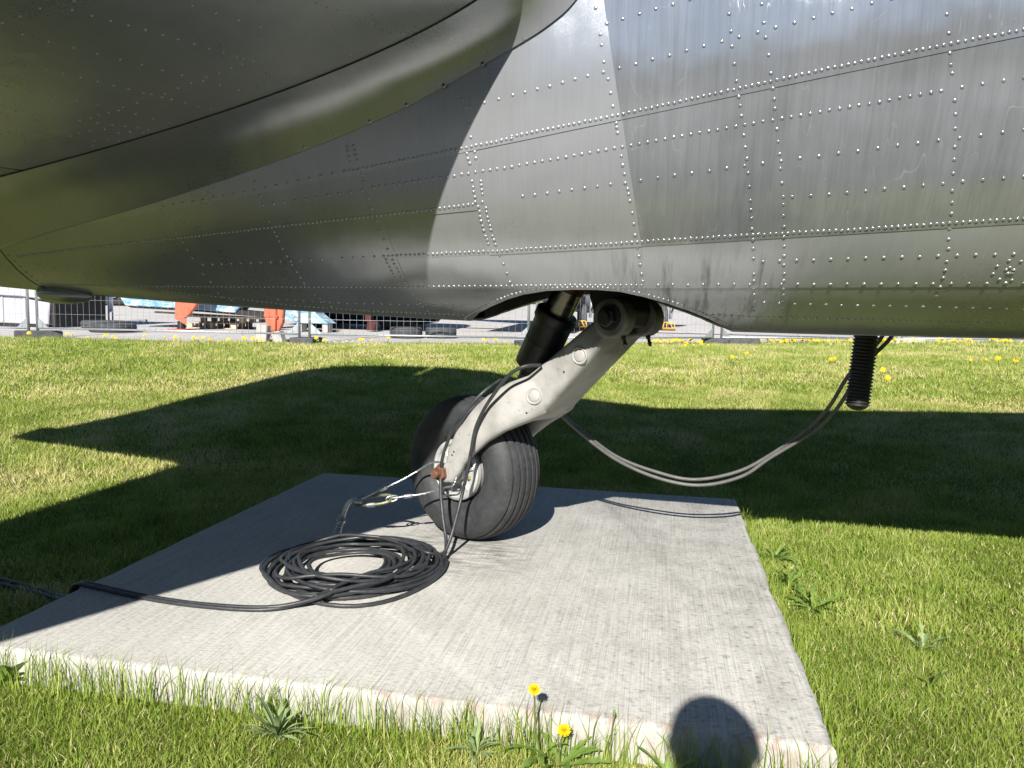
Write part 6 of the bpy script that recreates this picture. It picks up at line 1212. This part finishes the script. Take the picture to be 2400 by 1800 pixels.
s2 = stand('orange steel stand tapering to a foot between two concrete blocks', [
    ('post', [(-7.14, Y2, 1.5), (-7.14, Y2, 0.80), (-7.10, Y2, 0.66), (-7.00, Y2, 0.38), (-6.93, Y2, 0.38), (-6.90, Y2, 0.80), (-6.88, Y2, 1.5)], 0.16, 'orange'),
    ('brace', [(-6.92, Y2 + 0.05, 1.5), (-6.92, Y2 + 0.05, 0.46), (-6.80, Y2 + 0.05, 0.66), (-6.78, Y2 + 0.05, 0.88), (-6.76, Y2 + 0.05, 1.5)], 0.10, 'orange'),
    ('collar', [(-7.15, Y2 - 0.012, 0.80), (-7.13, Y2 - 0.012, 0.75), (-6.87, Y2 - 0.012, 0.75), (-6.87, Y2 - 0.012, 0.80)], 0.19, 'orange')], (-7.0, Y2))
MB().box((-6.95, Y2 + 0.05, zf2 + 0.016), (0.55, 0.4, 0.03)).build('base_plate', M['rust'], s2, smooth=False)
Y3 = 18.2
stand('dark red stand in the shade in front of the navy hull', [
    ('post', [(-7.30, Y3, 1.5), (-7.22, Y3, 0.62), (-7.08, Y3, 0.62), (-7.02, Y3, 1.5)], 0.2, 'redband'), ('foot', [(-7.16, Y3, 0.66), (-7.2, Y3, 0.40), (-7.0, Y3, 0.40), (-6.92, Y3, 0.62)], 0.22, 'redband')], (-7.1, Y3))
def block(label, poly, y, dep):
    tag(MB().prism([(x_, y, z_) for x_, z_ in poly], (0, dep, 0)).build('concrete_block', M['block'], smooth=False, bevel=0.012), label, 'concrete block', 'concrete blocks at the stand foot')
block('upright concrete block left of the tapering orange stand', [(-7.14, GZ(12.8)), (-6.93, GZ(12.8)), (-6.90, 0.62), (-7.11, 0.635)], 12.72, 0.16)
block('leaning concrete block right of the tapering orange stand', [(-6.80, GZ(12.8)), (-6.62, GZ(12.8)), (-6.68, 0.53), (-6.86, 0.50)], 12.75, 0.18)
# pallets with boards on top
def pallet(label, x_, y_, ang, z_):
    r_ = empty('pallet', (x_, y_, z_)); tag(r_, label, 'pallet', 'wooden pallets'); r_.rotation_euler[2] = ang
    def pc(nm, c, s_):
        o = MB().box(c, s_).build(nm, M['wood'], None, smooth=False, bevel=0.004); o.parent = r_
    for i in range(5): pc('board', (0, -0.4 + 0.2 * i, 0.14), (1.3, 0.13, 0.022))
    for i in range(3): pc('board', (0, -0.4 + 0.4 * i, 0.011), (1.3, 0.10, 0.022))
    for i in range(3):
        for j in range(3): pc('block', (-0.58 + 0.58 * i, -0.4 + 0.4 * j, 0.076), (0.14, 0.1, 0.105))
pallet('lower wooden pallet behind the black footed orange stand', -11.0, 17.9, 0.06, GZ(17.9))
pallet('upper wooden pallet stacked at an angle behind the black footed stand', -10.75, 18.1, -0.12, GZ(18.0) + 0.155)
for k, (a, b) in enumerate((((-12.6, 17.6, 0.74), (-9.4, 17.75, 0.64)), ((-11.6, 17.5, 0.66), (-9.0, 18.0, 0.63)))):
    tag(MB().bar(a, b, 0.16, 0.045).build('timber_plank', M['wood'], smooth=False, bevel=0.004), ['longer pale plank lying across the pallets under the wing section', 'shorter pale plank lying across the pallets under the wing section'][k], 'plank')

# parked aircraft far behind, seen through the wheel opening
pa = empty('parked_aircraft', (-0.9, 23.5, GZ(23))); tag(pa, 'grey parked aircraft with yellow band, seen through the wheel opening', 'aircraft')
pz = GZ(22.5)
V = []; F = []; nn_ = 24
for x_, k, dz in ((-7.0, 0.10, 1.0), (-5.5, 0.55, 0.75), (-4.0, 0.80, 0.42), (-2.8, 1.0, 0.22), (-1.0, 1.02, 0.14), (-0.5, 1.0, 0.13), (-0.2, 0.96, 0.13), (0.3, 0.70, 0.42), (0.7, 0.36, 0.62), (0.9, 0.05, 0.72)):
    for j in range(nn_):
        a = 2 * math.pi * j / nn_; V.append((x_, 23.9 + 0.95 * k * math.cos(a), pz + 1.30 + dz + 1.0 * k * math.sin(a)))
for i in range(9): F += [(i * nn_ + j, i * nn_ + (j + 1) % nn_, (i + 1) * nn_ + (j + 1) % nn_, (i + 1) * nn_ + j) for j in range(nn_)]
MB().add(V, F).build('fuselage', M['grey_air'], pa)
for x0_, x1_, mt, kk in ((-1.05, -0.82, 'skyblue', 1.035), (-0.80, -0.66, 'safety_yellow', 1.037), (-0.64, -0.42, 'galv', 1.033)):
    MB().lathe([(0.97 * kk, 0.0), (0.97 * kk, x1_ - x0_)], (x0_, 23.9, pz + 1.30 + 0.14), (1, 0, 0), 40).build('band', M[mt], pa)
MB().box((-3.4, 20.6, pz + 2.05), (2.4, 7.0, 0.16)).build('wing', M['grey_air'], pa, smooth=False, bevel=0.05)
MB().prism([(-8.0, 19.0, pz + 1.62), (6.6, 19.0, pz + 1.62), (6.6, 19.0, pz + 1.78), (-8.0, 19.0, pz + 1.78)], (0, 0.25, 0)).build('boom', M['grey_air'], pa, smooth=False, bevel=0.04)
for x_, y_ in ((-2.22, 22.3), (0.06, 23.3)):
    ty_ = MB().lathe([(0.17, -0.11), (0.26, -0.14), (0.33, -0.13), (0.365, -0.09), (0.365, -0.055), (0.355, -0.05), (0.37, -0.045), (0.37, 0.045), (0.355, 0.05), (0.365, 0.055), (0.365, 0.09), (0.33, 0.13), (0.26, 0.14), (0.17, 0.11)], (x_, y_, pz + 0.36), (math.cos(0.12), math.sin(0.12), 0), 32).build('wheel', M['old_rubber'], pa, sharp=40)
    MB().lathe([(0.0, -0.09), (0.16, -0.08), (0.175, -0.115), (0.175, 0.115), (0.16, 0.08), (0.0, 0.09)], (x_, y_, pz + 0.36), (math.cos(0.12), math.sin(0.12), 0), 24).build('hub', M['white'], ty_, sharp=40)
    MB().tube([(x_ + 0.24, y_, pz + 0.36), (x_ + 0.26, y_ + 0.1, pz + 0.9), (x_ + 0.2, y_ + 0.4, pz + 1.6)], 0.05, 10).build('gear_leg', M['galv'], pa)
    MB().tube([(x_ + 0.26, y_ - 0.05, pz + 0.55), (x_ + 0.34, y_ - 0.06, pz + 0.75), (x_ + 0.30, y_, pz + 1.0)], 0.025, 8).build('torque_link', M['dark'], pa)
def chock(label, x_, y_):
    r_ = empty('wheel_chock', (x_, y_, pz)); tag(r_, label, 'wheel chock', 'yellow wheel chocks')
    MB().prism([(x_ - 0.2, y_ - 0.06, pz), (x_ + 0.2, y_ - 0.06, pz), (x_ + 0.17, y_ - 0.06, pz + 0.08), (x_ - 0.17, y_ - 0.06, pz + 0.08)], (0, 0.16, 0)).build('base', M['rust'], r_, smooth=False)
    for a, b in (((-0.18, 0.07), (-0.14, 0.26)), ((0.18, 0.07), (0.14, 0.26)), ((-0.14, 0.26), (0.14, 0.26)), ((-0.07, 0.07), (-0.06, 0.26)), ((0.02, 0.26), (0.12, 0.07)), ((-0.17, 0.09), (0.17, 0.09))):
        MB().tube([(x_ + a[0], y_ - 0.06, pz + a[1]), (x_ + b[0], y_ - 0.06, pz + b[1])], 0.013, 6).build('bar', M['safety_yellow'], r_)
chock('yellow tubular wheel chock before the left wheel of the parked aircraft', -2.2, 21.85)
chock('yellow tubular wheel chock beside the right wheel of the parked aircraft', 0.26, 23.0)

# ------------------------------------------------------------------ the photographer (behind the lens; only the shadow is in view)
def skinned(name, joints, edges, mat, parent, sub=2):
    me = bpy.data.meshes.new(name); me.from_pydata([j[:3] for j in joints], edges, []); o = bpy.data.objects.new(name + '_raw', me); COL.objects.link(o)
    md = o.modifiers.new('s', 'SKIN'); sv__ = me.skin_vertices[0].data
    for i, j in enumerate(joints): sv__[i].radius = (j[3], j[4] if len(j) > 4 else j[3])
    sv__[0].use_root = True
    sb = o.modifiers.new('b', 'SUBSURF'); sb.levels = sub; sb.render_levels = sub
    dg_ = bpy.context.evaluated_depsgraph_get(); dg_.update(); m2 = bpy.data.meshes.new_from_object(o.evaluated_get(dg_)); m2.name = name
    bpy.data.objects.remove(o); m2.materials.clear()
    return link(name, m2, mat, parent)
pe = empty('person', (0.22, -0.62, -0.1)); tag(pe, 'person in a dark jacket crouching behind the phone, shadow on the slab front', 'person')
J = [(0.22, -0.66, 0.22, 0.15, 0.13), (0.215, -0.60, 0.45, 0.155, 0.12), (0.21, -0.48, 0.72, 0.17, 0.12), (0.205, -0.40, 0.95, 0.15, 0.11), (0.205, -0.36, 1.08, 0.112, 0.10), (0.205, -0.325, 1.15, 0.104, 0.10),
     (0.205, -0.285, 1.23, 0.085, 0.098), (0.205, -0.275, 1.31, 0.082, 0.095), (0.205, -0.28, 1.365, 0.055, 0.065),
     (0.03, -0.40, 0.99, 0.065), (-0.02, -0.36, 0.80, 0.052), (-0.02, -0.20, 0.86, 0.042), (-0.015, -0.10, 0.955, 0.030),
     (0.38, -0.40, 0.99, 0.065), (0.36, -0.34, 0.80, 0.052), (0.22, -0.19, 0.87, 0.042), (0.09, -0.10, 0.96, 0.030),
     (0.10, -0.60, 0.20, 0.10), (0.04, -0.28, 0.33, 0.08), (0.06, -0.50, 0.0, 0.055), (0.06, -0.42, -0.07, 0.045), (0.05, -0.28, -0.085, 0.04),
     (0.34, -0.60, 0.20, 0.10), (0.42, -0.28, 0.33, 0.08), (0.38, -0.50, 0.0, 0.055), (0.38, -0.42, -0.07, 0.045), (0.40, -0.28, -0.085, 0.04)]
Eg = [(0, 1), (1, 2), (2, 3), (3, 4), (4, 5), (5, 6), (6, 7), (7, 8), (3, 9), (9, 10), (10, 11), (11, 12), (3, 13), (13, 14), (14, 15), (15, 16), (0, 17), (17, 18), (18, 19), (19, 20), (20, 21), (0, 22), (22, 23), (23, 24), (24, 25), (25, 26)]
PX, PZ = -0.04, 0.062
J = [(j[0] + PX, j[1], j[2] + (PZ if i in (2, 3, 4, 5, 6, 7, 8, 9, 13) else 0.0)) + tuple(j[3:]) for i, j in enumerate(J)]
skinned('body', J, Eg, M['cloth'], pe)
mb = MB()
V = []; F = []; n1, n2 = 18, 12
for i in range(n2 + 1):
    th = math.pi * i / n2
    for j in range(n1):
        a = 2 * math.pi * j / n1; q = Vector((0.101 * math.sin(th) * math.cos(a), 0.110 * math.sin(th) * math.sin(a), 0.128 * math.cos(th))); V.append(Vector((0.205 + PX, -0.29, 1.275 + PZ)) + q)
for i in range(n2): F += [(i * n1 + j, i * n1 + (j + 1) % n1, (i + 1) * n1 + (j + 1) % n1, (i + 1) * n1 + j) for j in range(n1)]
mb.add(V, F).build('head', M['skin'], pe)
hb = MB(); hb.add([Vector((0.205 + PX, -0.30, 1.29 + PZ)) + (Vector(v) - Vector((0.205 + PX, -0.29, 1.275 + PZ))) * 1.06 for v in V[: n1 * 7]], [f for f in F if max(f) < n1 * 7]); hb.build('hair', M['hair'], pe)
MB().prism([(0.185 + PX, -0.178, 1.25 + PZ), (0.225 + PX, -0.178, 1.25 + PZ), (0.205 + PX, -0.150, 1.252 + PZ)], (0, -0.01, 0.045)).build('nose', M['skin'], pe, bevel=0.006)
for sx_ in (-1, 1):
    MB().lathe([(0.0, 0.0), (0.018, 0.002), (0.022, 0.008), (0.012, 0.012), (0.0, 0.010)], (0.205 + PX + 0.098 * sx_, -0.29, 1.275 + PZ), (sx_, 0, 0), 12).build('ear', M['skin'], pe)
    MB().lathe([(0.0, 0.012), (0.008, 0.009), (0.012, 0.0)], (0.205 + PX + 0.034 * sx_, -0.192, 1.285 + PZ), (0, 1, 0), 12).build('eye', M['white_clean'], pe)
    hx = 0.005 + 0.058 * sx_
    hd = [(hx, -0.10, 0.955, 0.024), (hx, -0.075, 0.985, 0.026)]; ed = [(0, 1)]
    for k in range(4):
        i0 = len(hd); hd += [(hx - 0.004 * sx_, -0.062, 0.97 + 0.019 * k, 0.009), (hx - 0.018 * sx_, -0.048, 0.972 + 0.019 * k, 0.008), (hx - 0.034 * sx_, -0.052, 0.974 + 0.019 * k, 0.007)]; ed += [(1, i0), (i0, i0 + 1), (i0 + 1, i0 + 2)]
    i0 = len(hd); hd += [(hx - 0.006 * sx_, -0.095, 0.99, 0.011), (hx - 0.022 * sx_, -0.098, 1.01, 0.009)]; ed += [(1, i0), (i0, i0 + 1)]
    skinned('hand', hd, ed, M['skin'], pe, 1)
ph = empty('phone', (0.03, -0.07, 0.93)); tag(ph, 'black phone held upright in the hands of the crouching person', 'phone')
MB().box((0.0, -0.072, 0.985), (0.148, 0.009, 0.072)).build('case', M['black'], ph, smooth=False, bevel=0.003)
